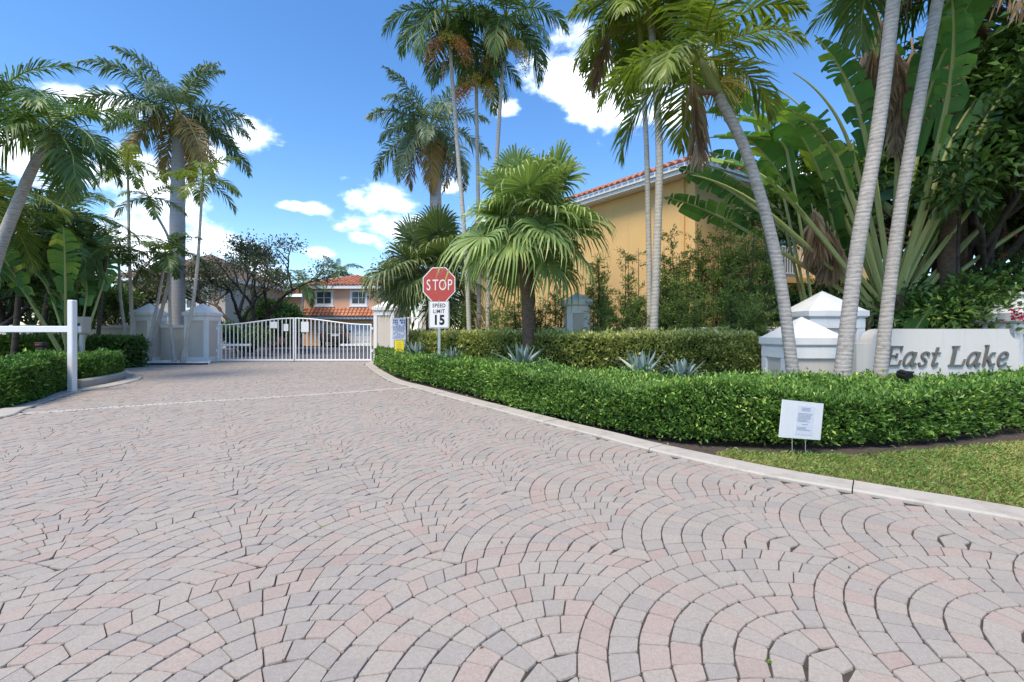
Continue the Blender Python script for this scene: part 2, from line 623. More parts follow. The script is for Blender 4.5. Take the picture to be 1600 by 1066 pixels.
G_['petiole'] = mat_leaf('petiole', [(0, (0.13, 0.16, 0.05)), (0.5, (0.24, 0.27, 0.10)), (1, (0.36, 0.34, 0.16))], 0.45, 0.0)
G_['shaft'] = mat_leaf('crownshaft', [(0, (0.14, 0.19, 0.05)), (0.5, (0.27, 0.29, 0.09)), (1, (0.36, 0.34, 0.15))], 0.45, 0.0)
G_['agave'] = mat_leaf('agave_leaf', [(0, (0.14, 0.21, 0.20)), (0.5, (0.22, 0.30, 0.28)), (1, (0.34, 0.40, 0.33))], 0.5, 0.0)
G_['grass'] = mat_leaf('grass_blade', [(0, (0.055, 0.095, 0.02)), (0.4, (0.12, 0.17, 0.035)), (0.7, (0.22, 0.22, 0.07)), (1, (0.36, 0.30, 0.13))], 0.5, 0.3)
G_['fruit_o'] = mat_leaf('orange_fruit', [(0, (0.42, 0.12, 0.04)), (0.5, (0.58, 0.22, 0.06)), (1, (0.55, 0.34, 0.16))], 0.5, 0.0)
G_['fruit_y'] = mat_leaf('yellow_fruit', [(0, (0.34, 0.34, 0.06)), (0.5, (0.52, 0.46, 0.09)), (1, (0.62, 0.5, 0.16))], 0.5, 0.0)
G_['flower'] = mat_leaf('red_flower', [(0, (0.35, 0.012, 0.03)), (1, (0.62, 0.04, 0.12))], 0.6, 0.3, (1, 0.6, 0.7))
M['bark_grey'] = mat_palm_bark('grey_palm_bark', (0.16, 0.14, 0.12), (0.50, 0.47, 0.44), 11)
M['bark_white'] = mat_palm_bark('pale_palm_bark', (0.26, 0.23, 0.19), (0.60, 0.56, 0.50), 9, 0.2)
M['bark_royal'] = mat_palm_bark('royal_palm_bark', (0.26, 0.25, 0.25), (0.44, 0.43, 0.43), 3.5, 0.1)
M['bark_brown'] = mat_palm_bark('brown_palm_bark', (0.05, 0.035, 0.025), (0.21, 0.145, 0.10), 14, 0.9)
M['bark_dark'] = mat_palm_bark('dark_bark', (0.03, 0.026, 0.022), (0.12, 0.10, 0.085), 2, 1.0)
M['fibre'] = mat_palm_bark('trunk_fibre', (0.035, 0.022, 0.015), (0.15, 0.09, 0.055), 16, 1.0)
M['hedge_core'] = mat_plain('hedge_twigs', (0.022, 0.024, 0.012), 0.95, 0.1, 0, 0.5)


def spline(pts, n=40):
    """Catmull-Rom through 2-D/3-D points"""
    p = [np.array(q, float) for q in pts]
    p = [2 * p[0] - p[1]] + p + [2 * p[-1] - p[-2]]
    out = []
    seg = len(p) - 3
    for i in range(n):
        u = i / (n - 1) * seg
        k = min(int(u), seg - 1)
        t = u - k
        a, b, c, d = p[k:k + 4]
        out.append(0.5 * ((2 * b) + (-a + c) * t + (2 * a - 5 * b + 4 * c - d) * t * t + (-a + 3 * b - 3 * c + d) * t ** 3))
    return np.array(out)


def in_poly(x, y, poly):
    poly = np.asarray(poly)
    inside = np.zeros(np.shape(x), bool)
    n = len(poly)
    j = n - 1
    for i in range(n):
        xi, yi = poly[i]
        xj, yj = poly[j]
        c = ((yi > y) != (yj > y)) & (x < (xj - xi) * (y - yi) / (yj - yi + 1e-12) + xi)
        inside ^= c
        j = i
    return inside


# ------------------------------------------------------------------ ground, driveway, kerbs
g2 = lambda px, py: tuple(G(px, py)[:2])
right_edge = [(-6.05, 19.5), (-5.75, 17.0)] + [g2(*q) for q in [(571, 570), (601, 592), (648, 607), (725, 628), (780, 643), (862, 665), (945, 686), (1000, 701),
                                                        (1180, 742), (1311, 766), (1442, 789), (1600, 817)]] + [(4.0, 1.55), (6.0, 0.1), (9.0, -1.8)]
right_edge[0] = (X_(582, 17.4), 17.4)
right_edge[1] = (X_(577, 15.6), 15.6)
left_edge = [(-11.0, 1.2), (-8.3, 3.2), (-6.75, 4.6)] + [g2(*q) for q in [(0, 654), (41, 640), (103, 618), (135, 611), (187, 602), (222, 591), (205, 583), (190, 574)]]
RE = spline(right_edge, 150)
LE = spline(left_edge, 90)
GATE_Y = F * H / (565 - YH)
GX0, GX1 = X_(339, GATE_Y), X_(582, GATE_Y)
drive_poly = [tuple(q) for q in RE] + [(9, -4), (-12, -4)] + [tuple(q) for q in LE] + [(X_(185, GATE_Y), GATE_Y - 0.3), (GX0, GATE_Y), (GX0, GATE_Y + 1.6), (GX1, GATE_Y + 1.6)]


def sheet(poly, z, name, mat):
    mb = MB()
    mb.add([(x, y, z) for x, y in poly], [tuple(range(len(poly)))])
    return struct(mb.build(name, mat))


gr = MB()
gr.add([(-900, -300, -0.06), (900, -300, -0.06), (900, 1200, -0.06), (-900, 1200, -0.06)], [(0, 1, 2, 3)])
struct(gr.build('ground', M['ground']))
drive = sheet(drive_poly, -0.0075, 'driveway', M['joint'])
# mulch bed on the right, mulch on the left
bed_poly = [tuple(q) for q in RE] + [(12, -1.8), (14, 16), (2, 16), (-3, 18.5)]
sheet([(x, y) for x, y in bed_poly], -0.03, 'planting_bed', M['mulch'])
sheet([tuple(q) for q in LE] + [(-15, 15.8), (-22, 15.8), (-22, 1.2)], -0.034, 'planting_bed', M['mulch'])
# street and lawns behind the gate
sheet([(-16, GATE_Y + 1.7), (-3, GATE_Y + 1.7), (-3, 26.4), (-16, 26.4)], -0.022, 'street', M['asphalt'])
sheet([(-60, 26.5), (20, 26.5), (20, 31), (-60, 31)], -0.022, 'street', M['asphalt'])


def ribbon(path, width, z1, name, side=1, z0=-0.05, bevel=0.012):
    """concrete kerb following a path; side gives which way the width goes"""
    path = np.asarray(path)
    cl = np.concatenate(([0], np.cumsum(np.linalg.norm(np.diff(path, axis=0), axis=1))))
    root = bpy.data.objects.new(name, None)
    COL.objects.link(root)
    struct(root)
    s = 0.0
    k = 6
    while s < cl[-1] - 0.05:
        e = min(s + 1.5, cl[-1])
        ss = np.linspace(s + 0.004, e - 0.004, 10)
        pp = np.stack([np.interp(ss, cl, path[:, c_]) for c_ in (0, 1)], 1)
        pa = np.stack([np.interp(ss + 0.02, cl, path[:, c_]) for c_ in (0, 1)], 1)
        pb = np.stack([np.interp(ss - 0.02, cl, path[:, c_]) for c_ in (0, 1)], 1)
        t = pa - pb
        t /= np.linalg.norm(t, axis=1)[:, None] + 1e-9
        nrm = np.stack([-t[:, 1], t[:, 0]], 1) * side
        dz = random.Random(int(s * 100)).uniform(-0.003, 0.003)
        prof = [(0, z0), (0, z1 - bevel + dz), (bevel, z1 + dz), (width - bevel, z1 + dz), (width, z1 - bevel + dz), (width, z0)]
        V = [(p[0] + q[0] * d, p[1] + q[1] * d, z) for p, q in zip(pp, nrm) for d, z in prof]
        Fc = [(i_ * k + j_, i_ * k + j_ + 1, (i_ + 1) * k + j_ + 1, (i_ + 1) * k + j_) for i_ in range(9) for j_ in range(k - 1)]
        Fc += [tuple(range(k)), tuple(range(9 * k, 10 * k))]
        MB().add(V, Fc).build('kerb_segment', M['concrete'], root)
        s = e
    return root


ribbon(RE, 0.25, 0.022, 'kerb', 1)
ribbon(LE, 0.30, 0.02, 'kerb', 1)
# raised kerb inside the left ribbon
LK = spline([g2(128, 606), g2(160, 600), g2(186, 594), g2(198, 588), g2(188, 582)], 30)
ribbon(LK, 0.16, 0.15, 'kerb', 1, bevel=0.03)

# pale band of stones across the driveway (stop line)
band = spline([g2(25, 646), g2(78, 643.5), g2(265, 630.5), g2(500, 616), g2(644, 605.5)], 60)

# --- fan-laid pavers: hexagonal lattice of fan tips, concentric courses about each tip
rng = np.random.default_rng(7)
pts = {(0, 0): (400, 882), (1, 0): (704, 881), (2, 0): (994, 872), (3, 0): (1255, 863), (4, 0): (1490, 851), (-1, 1): (369, 779), (0, 1): (596, 777.5),
       (1, 1): (820, 779), (2, 1): (1032, 772), (-2, 2): (347, 716), (-1, 2): (531, 720.5), (0, 2): (725, 724)}
Am = np.array([[1, i, j] for i, j in pts], float)
Xm = np.array([g2(*q) for q in pts.values()])
O0, va, vb = np.linalg.lstsq(Am, Xm, rcond=None)[0]
RF = np.linalg.norm(va) * 0.5 + np.linalg.norm(vb) * 0.5
NC = 9
cw = RF / NC
ax_dir = (va - vb) / np.linalg.norm(va - vb)
neigh = [(i, j) for i in range(-3, 4) for j in range(-3, 4)]


def owned(p):
    """is point p (relative to its own tip) left to this fan?"""
    for i, j in neigh:
        if (i, j) == (0, 0):
            continue
        T = va * i + vb * j
        if T @ ax_dir > 1e-6 and np.linalg.norm(p - T) < RF:
            return False
    return True


phi = math.atan2(*(vb - va)[::-1])


def arc_range(r):
    out = []
    for sgn in (-1, 1):
        lo, hi = 0.0, math.pi * 0.95
        last = 0.0
        for q in np.linspace(0, hi, 160):
            a = phi + sgn * q
            if owned(r * np.array([math.cos(a), math.sin(a)])):
                last = q
            else:
                up_ = q
                for _ in range(12):
                    md_ = (last + up_) / 2
                    a = phi + sgn * md_
                    if owned(r * np.array([math.cos(a), math.sin(a)])):
                        last = md_
                    else:
                        up_ = md_
                break
        out.append(phi + sgn * last)
    return out


ranges = [arc_range(max(0.004, n * cw)) for n in range(NC + 1)]
road_np = np.array(drive_poly)
stones = []
LA = 0.095
bx0, bx1 = band[:, 0].min(), band[:, 0].max()
for i in range(-40, 40):
    for j in range(-6, 30):
        T = O0 + va * i + vb * j
        if not (-12.5 < T[0] < 7.5 and -0.6 < T[1] < 19.5):
            continue
        for n in range(NC):
            r0, r1 = max(0.012, n * cw), (n + 1) * cw
            (a0, a1), (b0, b1) = ranges[n], ranges[n + 1]
            if n == 0:
                a0, a1 = b0, b1
            ln = (b1 - b0) * (r0 + r1) / 2
            k = max(1, round(ln / LA))
            u = np.linspace(0, 1, k + 1)
            if k > 1:
                u[1:-1] += rng.normal(0, 0.10 / k, k - 1)
            for s in range(k):
                A = [(r0, a0 + (a1 - a0) * u[s]), (r1, b0 + (b1 - b0) * u[s]), (r1, b0 + (b1 - b0) * u[s + 1]), (r0, a0 + (a1 - a0) * u[s + 1])]
                q = np.array([T + r * np.array([math.cos(t), math.sin(t)]) for r, t in A])
                stones.append(q)
stones = np.array(stones)
cen = stones.mean(1)
keep = in_poly(cen[:, 0], cen[:, 1], road_np) & (cen[:, 1] > 0.45) & (np.abs(cen[:, 0]) < 1.4 * cen[:, 1] + 1.5)
# leave out what the pale band covers
bt = np.gradient(band, axis=0)
dmin = np.full(len(cen), 9.0)
for k in range(len(band)):
    dmin = np.minimum(dmin, np.hypot(cen[:, 0] - band[k, 0], cen[:, 1] - band[k, 1]))
keep &= dmin > 0.125
stones = stones[keep]
cen = cen[keep]
tones = np.clip(rng.choice([0.10, 0.2, 0.36, 0.46, 0.58, 0.76, 0.9], len(cen), p=[0.08, 0.17, 0.20, 0.20, 0.13, 0.15, 0.07]) + rng.normal(0, 0.05, len(cen)), 0, 1)


def stone_geo(q, fine, joint, zt, tilt):
    """one stone: rounded outline, chamfered top edge"""
    c = q.mean(0)
    d = q - c
    L = np.linalg.norm(d, axis=1)[:, None]
    q = c + d * (1 - joint / np.maximum(L, 0.02))
    if fine:
        pts_ = []
        for a in range(4):
            p, pr, nx = q[a], q[a - 1], q[(a + 1) % 4]
            for o in (pr, nx):
                e = o - p
                l = np.linalg.norm(e) + 1e-9
                pts_.append(p + e / l * min(0.007, 0.3 * l))
        ring = np.array(pts_)
    else:
        ring = q
    n = len(ring)
    d = ring - c
    L = np.linalg.norm(d, axis=1)[:, None]
    top = c + d * (1 - 0.0018 / np.maximum(L, 0.02))
    zz = lambda r, z: z + (r - c) @ tilt
    V = [(*p, zz(p, zt)) for p in top] + [(*p, zz(p, zt - 0.006)) for p in ring] + [(*p, -0.03) for p in ring]
    Fc = [tuple(range(n))]
    for r in range(2):
        for a in range(n):
            b = (a + 1) % n
            Fc.append((r * n + a, (r + 1) * n + a, (r + 1) * n + b, r * n + b))
    return np.array(V), Fc


area = np.abs(0.5 * ((stones[:, 2, 0] - stones[:, 0, 0]) * (stones[:, 3, 1] - stones[:, 1, 1]) - (stones[:, 3, 0] - stones[:, 1, 0]) * (stones[:, 2, 1] - stones[:, 0, 1])))
dist = cen[:, 1]
inview = (np.abs(cen[:, 0]) < 1.12 * cen[:, 1]) & (cen[:, 1] > F * H / (1066 - YH) - 0.02)
score = np.where(inview, area / dist ** 3, 0)
order = np.argsort(-score)
near = set(order[:300].tolist())
field = MB()
for i in range(len(stones)):
    if area[i] < 0.0007:
        continue
    fine = dist[i] < 5.5
    zt = rng.normal(0, 0.0013)
    tl = rng.normal(0, 0.009, 2)
    V, Fc = stone_geo(stones[i], fine, 0.0017 + abs(rng.normal(0, 0.0011)), zt, tl)
    if i in near:
        c3 = np.array([cen[i, 0], cen[i, 1], 0.0])
        mb = MB().add(V - c3, Fc, tones[i])
        mb.build('paver', M['paver'], drive, loc=tuple(c3))
    else:
        field.add(V, Fc, tones[i])
stuff(field.build('paver_field', M['paver'], drive))
# the pale band's stones
bl = MB()
cum = np.concatenate(([0], np.cumsum(np.linalg.norm(np.diff(band, axis=0), axis=1))))
nst = int(cum[-1] / 0.125)
for s in range(nst):
    for row in (-1, 1):
        e = [np.array([np.interp((s + u) * 0.125 + (0.06 if row > 0 else 0), cum, band[:, c_]) for c_ in (0, 1)]) for u in (0, 1)]
        t_ = (e[1] - e[0]) / (np.linalg.norm(e[1] - e[0]) + 1e-9)
        nn = np.array([-t_[1], t_[0]])
        q = np.array([e[0] + nn * (0 if row > 0 else -0.10), e[1] + nn * (0 if row > 0 else -0.10), e[1] + nn * (0.10 if row > 0 else 0), e[0] + nn * (0.10 if row > 0 else 0)])
        if np.linalg.norm(e[1] - e[0]) < 0.05:
            continue
        V, Fc = stone_geo(q, False, 0.005, 0.002, rng.normal(0, 0.01, 2))
        bl.add(V, Fc, rng.random())
M['pale_paver'] = mat_plain('pale_paver', (0.46, 0.42, 0.37), 0.8, 0.2, 0, 0.2)
stuff(bl.build('stop_line_pavers', M['pale_paver'], drive))


# ------------------------------------------------------------------ leaf clouds
def unit(a):
    return a / (np.linalg.norm(a, axis=-1, keepdims=True) + 1e-9)


def leaf_cloud(mb, Pn, D, L, W, rng, tone, fold=0.25):
    """folded pointed leaves, two triangles a half"""
    n = len(Pn)
    D = unit(D)
    up = unit(rng.normal(0, 0.55, (n, 3)) + np.array([0, 0, 1.0]))
    S = unit(np.cross(D, up))
    N = np.cross(S, D)
    L = np.broadcast_to(L, (n,))[:, None]
    W = np.broadcast_to(W, (n,))[:, None]
    V = np.empty((n, 4, 3))
    V[:, 0] = Pn
    V[:, 1] = Pn + D * L * 0.5 + S * W * 0.5 + N * W * fold
    V[:, 2] = Pn + D * L - N * L * 0.08
    V[:, 3] = Pn + D * L * 0.5 - S * W * 0.5 + N * W * fold
    base = np.arange(n)[:, None] * 4
    T = np.concatenate([base + np.array([0, 1, 2]), base + np.array([0, 2, 3])], 1).reshape(-1, 3)
    mb.add(V.reshape(-1, 3), T, np.repeat(np.clip(tone, 0, 1), 2))


def smooth_noise(p, seed, freq):
    """cheap value noise for clumping, range about -1..1"""
    r = np.random.default_rng(seed)
    out = 0
    for o in range(4):
        k = r.normal(0, freq * (1.7 ** o), 3)
        out = out + np.sin(p @ k + r.random() * 6.28) / (1.25 ** o)
    return out / 2.4


def hedge(name, label, front, back, ht, n_leaf, leaf, mat, seed, group=None, lump=0.05, htvar=0.04, ground=0.06, top_bias=0.0, near_dense=True):
    """clipped hedge: dark twig core plus leaves on the surface, with shoots standing proud"""
    root = thing(name, label, 'hedge', (front[len(front) // 2][0], front[len(front) // 2][1], 0), 0, group)
    off = np.array([root.location.x, root.location.y, 0])
    fr, bk = spline(front, 80), spline(back, 80)
    r = np.random.default_rng(seed)
    core = MB()
    prof = [(0.14, 0.0), (0.10, 0.5), (0.14, 0.86), (0.3, 0.9), (0.7, 0.9), (0.86, 0.86), (0.9, 0.5), (0.86, 0.0)]
    V = []
    for a, b in zip(fr, bk):
        for u, zz in prof:
            p = a + (b - a) * u
            V.append((p[0], p[1], zz * ht))
    k = len(prof)
    Fc = [(i * k + j, i * k + j + 1, (i + 1) * k + j + 1, (i + 1) * k + j) for i in range(len(fr) - 1) for j in range(k - 1)]
    Fc += [tuple(range(k)), tuple(range((len(fr) - 1) * k, len(fr) * k))]
    core.add(np.array(V) - off, Fc)
    core.build('twig_core', M['hedge_core'], root)
    # sample along perimeter profile
    wd = np.linalg.norm(bk - fr, axis=1).mean()
    t = r.random(n_leaf)
    if near_dense:
        dens = 1 / (np.linalg.norm((fr + bk) / 2, axis=1) ** 0.9)
        cdf = np.cumsum(dens)
        cdf /= cdf[-1]
        t = np.interp(r.random(n_leaf), cdf, np.linspace(0, 1, 80))
    ii = t * 79
    i0 = np.clip(ii.astype(int), 0, 78)
    fr_ = fr[i0] + (fr[i0 + 1] - fr[i0]) * (ii - i0)[:, None]
    bk_ = bk[i0] + (bk[i0 + 1] - bk[i0]) * (ii - i0)[:, None]
    per = ht * 1.15 + wd + ht * 0.45
    s = r.random(n_leaf) * per
    dep = bk_ - fr_
    ddir = unit(dep)
    z = np.where(s < ht * 1.15, s / 1.15, np.where(s < ht * 1.15 + wd, ht, ht - (s - ht * 1.15 - wd)))
    u = np.where(s < ht * 1.15, 0.0, np.where(s < ht * 1.15 + wd, (s - ht * 1.15) / wd, 1.0))
    # rounded shoulders
    sh = np.clip((z / ht - 0.75) / 0.25, 0, 1) ** 2 * 0.10
    u = np.where(u == 0, sh, np.where(u == 1, 1 - sh, u))
    nrm = np.zeros((n_leaf, 3))
    side = np.where(s < ht * 1.15, -1.0, np.where(s < ht * 1.15 + wd, 0.0, 1.0))
    nrm[:, :2] = ddir * side[:, None]
    nrm[:, 2] = np.where(side == 0, 1.0, 0.25)
    pos = np.zeros((n_leaf, 3))
    pos[:, :2] = fr_ + dep * u[:, None]
    pos[:, 2] = np.maximum(z, ground * r.random(n_leaf) * 2)
    nz_ = smooth_noise(pos, seed + 3, 5.0)
    nz2 = smooth_noise(pos, seed + 9, 16.0)
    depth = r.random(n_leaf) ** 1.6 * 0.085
    shoot = (r.random(n_leaf) < 0.09) * r.random(n_leaf) * 0.085
    pos += unit(nrm) * (nz_ * lump + nz2 * lump * 0.35 - depth + shoot + 0.01)[:, None]
    pos[:, 2] += smooth_noise(pos * np.array([1, 1, 0]), seed + 5, 1.2) * htvar * (pos[:, 2] / ht)
    pos[:, 2] = np.maximum(pos[:, 2], 0.015)
    D = unit(nrm) * 0.75 + r.normal(0, 0.55, (n_leaf, 3)) + np.array([0, 0, 0.35])
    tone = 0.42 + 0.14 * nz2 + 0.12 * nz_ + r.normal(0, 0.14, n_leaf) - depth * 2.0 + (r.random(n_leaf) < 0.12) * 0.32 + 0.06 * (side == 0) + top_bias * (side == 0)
    L = leaf * (0.7 + 0.6 * r.random(n_leaf)) * np.clip(np.linalg.norm(pos[:, :2], axis=1) / 6.0, 0.9, 1.5)
    mb = MB()
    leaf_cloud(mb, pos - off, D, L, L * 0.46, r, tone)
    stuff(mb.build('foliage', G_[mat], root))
    # end caps get leaves too
    ce = MB()
    for e, sg in ((0, -1), (-1, 1)):
        nn = int(n_leaf * 0.02) + 200
        d_ = (fr[1] - fr[0]) if e == 0 else (fr[-1] - fr[-2])
        d_ = d_ / np.linalg.norm(d_) * sg
        if e == 0:
            d_ = -(fr[1] - fr[0]) / np.linalg.norm(fr[1] - fr[0])
        uu = r.random(nn)
        p = np.zeros((nn, 3))
        p[:, :2] = fr[e] + (bk[e] - fr[e]) * uu[:, None] + d_ * (r.random(nn)[:, None] * 0.06 + 0.03)
        p[:, 2] = r.random(nn) * ht
        Dd = np.zeros((nn, 3))
        Dd[:, :2] = d_
        ce_t = 0.42 + r.normal(0, 0.16, nn)
        ll = leaf * (0.7 + 0.6 * r.random(nn)) * 1.3
        leaf_cloud(ce, p - off, Dd * 0.8 + r.normal(0, 0.5, (nn, 3)), ll, ll * 0.46, r, ce_t)
    stuff(ce.build('foliage', G_[mat], root))
    return root


# ------------------------------------------------------------------ pillars, walls, sign
def pillar(label, x0, x1, y0, y1, z_eave, z_peak, over=0.07, fascia=0.13, trim=0.10, group=None, tip=(0.5, 0.5)):
    t = thing('pillar', label, 'pillar', ((x0 + x1) / 2, (y0 + y1) / 2, 0), 0, group)
    hx, hy = (x1 - x0) / 2, (y1 - y0) / 2
    MB().box(-hx, hx, -hy, hy, -0.05, z_eave - 0.002).build('shaft', M['tan_stucco'], t)
    e = 0.025
    for sx in (-1, 1):
        for sy in (-1, 1):
            mb = MB()
            xa, xb = sorted((sx * (hx + e), sx * (hx - trim)))
            ya, yb = sorted((sy * (hy + e), sy * (hy - trim)))
            mb.bbox(xa, xb, ya, yb, -0.04, z_eave - 0.16, 0.008)
            mb.build('corner_trim', M['white_stucco'], t)
    MB().bbox(-hx - e - 0.004, hx + e + 0.004, -hy - e - 0.004, hy + e + 0.004, z_eave - 0.165, z_eave - 0.004, 0.012).build('frieze', M['white_stucco'], t)
    MB().bbox(-hx - e - 0.004, hx + e + 0.004, -hy - e - 0.004, hy + e + 0.004, -0.045, 0.16, 0.012).build('plinth', M['white_stucco'], t)
    mb = MB()
    a, b = hx + over, hy + over
    c = 0.03
    V = [(-a + c, -b + c, z_eave), (a - c, -b + c, z_eave), (a - c, b - c, z_eave), (-a + c, b - c, z_eave),
         (-a, -b, z_eave + 0.03), (a, -b, z_eave + 0.03), (a, b, z_eave + 0.03), (-a, b, z_eave + 0.03),
         (-a, -b, z_eave + fascia), (a, -b, z_eave + fascia), (a, b, z_eave + fascia), (-a, b, z_eave + fascia),
         (-a + c, -b + c, z_eave + fascia + 0.012), (a - c, -b + c, z_eave + fascia + 0.012), (a - c, b - c, z_eave + fascia + 0.012), (-a + c, b - c, z_eave + fascia + 0.012),
         (0, 0, z_peak)]
    Fc = [(3, 2, 1, 0)]
    for r in range(3):
        for i in range(4):
            j = (i + 1) % 4
            Fc.append((r * 4 + i, r * 4 + j, r * 4 + 4 + j, r * 4 + 4 + i))
    for i in range(4):
        Fc.append((12 + i, 12 + (i + 1) % 4, 16))
    mb.add(V, Fc)
    mb.build('cap', M['white_stucco'], t)
    return t


GY = GATE_Y - 0.25
gp = 'white capped pillars of the entrance gate'
ze, zp = Z_(494, GY), Z_(474, GY + 0.4)
pillar('tan pillar with white pyramid cap carrying the left end of the white gate', X_(289, GY), X_(323, GY), GY, GY + 0.74, ze, zp, group=gp)
pillar('tan pillar with white pyramid cap standing in the white gravel away from the gate', X_(207, GY), X_(235, GY), GY, GY + 0.74, ze, zp, group=gp)
pillar('tan pillar with white pyramid cap carrying the right end of the white gate', X_(585, GY), X_(615, GY), GY, GY + 0.7, Z_(486, GY), Z_(470, GY + 0.4), group=gp)
pillar('tan pillar with white cap beyond the pedestrian gate behind the stop sign', X_(655, GY), X_(684, GY), GY + 0.1, GY + 0.8, Z_(486, GY), Z_(470, GY + 0.4), group=gp)
pillar('tan pillar with white cap half hidden by the slim screen shrubs', X_(888, 9.7), X_(920, 9.7), 9.7, 10.3, Z_(478, 9.7), Z_(457, 10.0), group=gp)
pillar('short white capped pillar behind the leaning palm trunk', X_(1229, 6.1), X_(1316, 6.1), 6.1, 6.65, Z_(542, 6.1), Z_(495, 6.4), fascia=0.12, over=0.05)
pillar('tall white capped pillar behind the shorter one beside the sign wall', X_(1266, 7.0), X_(1348, 7.0), 7.0, 7.65, Z_(497, 7.0), Z_(455, 7.35), fascia=0.11, over=0.06)
pillar('white capped pillar with pink flowers at the far end of the sign wall', X_(1586, 6.6), X_(1690, 6.6), 6.6, 7.3, Z_(505, 6.6), Z_(455, 6.9), fascia=0.15, over=0.06)


def wall(label, a, b, ht, th=0.16, mat='tan_stucco', cap=True):
    a, b = Vector((*a, 0)), Vector((*b, 0))
    L = (b - a).length
    t = thing('perimeter_wall', label, 'wall', a, math.atan2(b.y - a.y, b.x - a.x))
    MB().box(0, L, -th / 2, th / 2, -0.05, ht - 0.1).build('wall_panel', M[mat], t)
    if cap:
        MB().bbox(0, L, -th / 2 - 0.03, th / 2 + 0.03, ht - 0.102, ht, 0.012).build('coping', M['white_stucco'], t)
    return t


WY = GATE_Y + 0.25
wall('low tan wall with white coping between the two left gate pillars', (X_(235, GY) + 0.03, WY), (X_(289, GY) - 0.03, WY), Z_(508, WY))
wall('long low tan wall with white coping running left from the gate pillars', (X_(207, GY) - 10, WY + 0.02), (X_(207, GY) - 0.03, WY + 0.02), Z_(508, WY))
wall('tan garden wall behind the slim screen shrubs', (X_(920, 9.7) + 0.04, 10.0), (X_(1266, 7.0) + 0.2, 7.72), 1.16)
wall('tan garden wall running behind the fan palm', (X_(684, GY) + 0.04, GY + 0.5), (X_(888, 9.7) - 0.04, 10.0), 1.16)

# --- sign wall with raised letters
SY = 6.05
sx0, sx1 = X_(1338, SY), X_(1592, SY)
t = thing('sign_wall', 'pale stucco entrance sign wall with grey lettering East Lake', 'sign', (sx0, SY, 0))
Wd = sx1 - sx0
zt, zl = Z_(514, SY), Z_(537, SY)
xr = X_(1386, SY) - sx0
poly = [(0, -0.05), (Wd, -0.05), (Wd, zl + 0.05)]
xq = X_(1577, SY) - sx0
for i in range(9):
    a = i / 8 * math.pi / 2
    poly.append((Wd - (Wd - xq) * math.sin(a), zl + 0.05 + (zt - zl - 0.05) * (1 - math.cos(a))))
x1_ = X_(1362, SY) - sx0
for i in range(9):
    a = i / 8 * math.pi / 2
    poly.append((xr - (xr - x1_) * math.sin(a), zt - (zt - zl) * (1 - math.cos(a))))
poly.append((0, zl))
MB().prism_xz(poly, 0, 0.22).build('wall_panel', M['wall_stucco'], t)

GLY = {
    'E': (0.86, [([(0.20, 0.0), (0.20, 1.0)], 0.17), ([(0.03, 0.965), (0.74, 0.965)], 0.07), ([(0.2, 0.51), (0.56, 0.51)], 0.07), ([(0.03, 0.035), (0.76, 0.035)], 0.07),
                 ([(0.72, 1.0), (0.71, 0.74)], 0.06), ([(0.73, 0.0), (0.79, 0.30)], 0.06), ([(0.545, 0.40), (0.545, 0.63)], 0.055)]),
    'a': (0.76, [('c', [(0.52, 0.58), (0.38, 0.68), (0.20, 0.60), (0.09, 0.36), (0.12, 0.08), (0.26, 0.03), (0.40, 0.18), (0.50, 0.42)], 0.10),
                 ('c', [(0.58, 0.69), (0.52, 0.40), (0.49, 0.12), (0.56, 0.02), (0.70, 0.13)], 0.13)]),
    's': (0.56, [('c', [(0.47, 0.50), (0.44, 0.63), (0.28, 0.68), (0.14, 0.58), (0.17, 0.43), (0.34, 0.31), (0.41, 0.16), (0.30, 0.02), (0.14, 0.02), (0.05, 0.17)], 0.10)]),
    't': (0.50, [('c', [(0.27, 0.93), (0.22, 0.5), (0.18, 0.14), (0.25, 0.02), (0.42, 0.14)], 0.12), ([(0.03, 0.645), (0.45, 0.645)], 0.065)]),
    'L': (0.84, [([(0.20, 0.0), (0.20, 1.0)], 0.17), ([(0.03, 0.965), (0.40, 0.965)], 0.07), ([(0.03, 0.035), (0.74, 0.035)], 0.07), ([(0.71, 0.0), (0.78, 0.34)], 0.06)]),
    'k': (0.70, [([(0.13, 0.0), (0.13, 1.05)], 0.13), ([(0.0, 1.02), (0.14, 1.02)], 0.06), ('c', [(0.18, 0.33), (0.34, 0.47), (0.44, 0.64), (0.58, 0.62)], 0.085),
                 ('c', [(0.26, 0.38), (0.38, 0.20), (0.46, 0.03), (0.64, 0.10)], 0.115)]),
    'e': (0.58, [('c', [(0.12, 0.33), (0.34, 0.36), (0.48, 0.48), (0.44, 0.63), (0.30, 0.68), (0.15, 0.56), (0.08, 0.30), (0.15, 0.07), (0.31, 0.01), (0.50, 0.15)], 0.10)])}


def stroke(mb, pts_, wdt, y0, y1, S, ox, oz, slant=0.22):
    pts_ = np.array(pts_, float)
    tg = np.gradient(pts_, axis=0)
    tg /= np.linalg.norm(tg, axis=1)[:, None]
    nn = np.stack([-tg[:, 1], tg[:, 0]], 1) * wdt / 2
    A, B = pts_ + nn, pts_ - nn
    sl = lambda p: (ox + S * (p[0] + slant * p[1]), oz + S * p[1])
    n = len(pts_)
    V = [(sl(p)[0], y, sl(p)[1]) for y in (y0, y1) for q in (A, B) for p in q]
    Fc = []
    for i in range(n - 1):
        Fc.append((i, i + 1, n + i + 1, n + i))
        Fc.append((i, 2 * n + i, 2 * n + i + 1, i + 1))
        Fc.append((n + i, n + i + 1, 3 * n + i + 1, 3 * n + i))
    for i in (0, n - 1):
        Fc.append((i, n + i, 3 * n + i, 2 * n + i))
    mb.add(V, Fc)


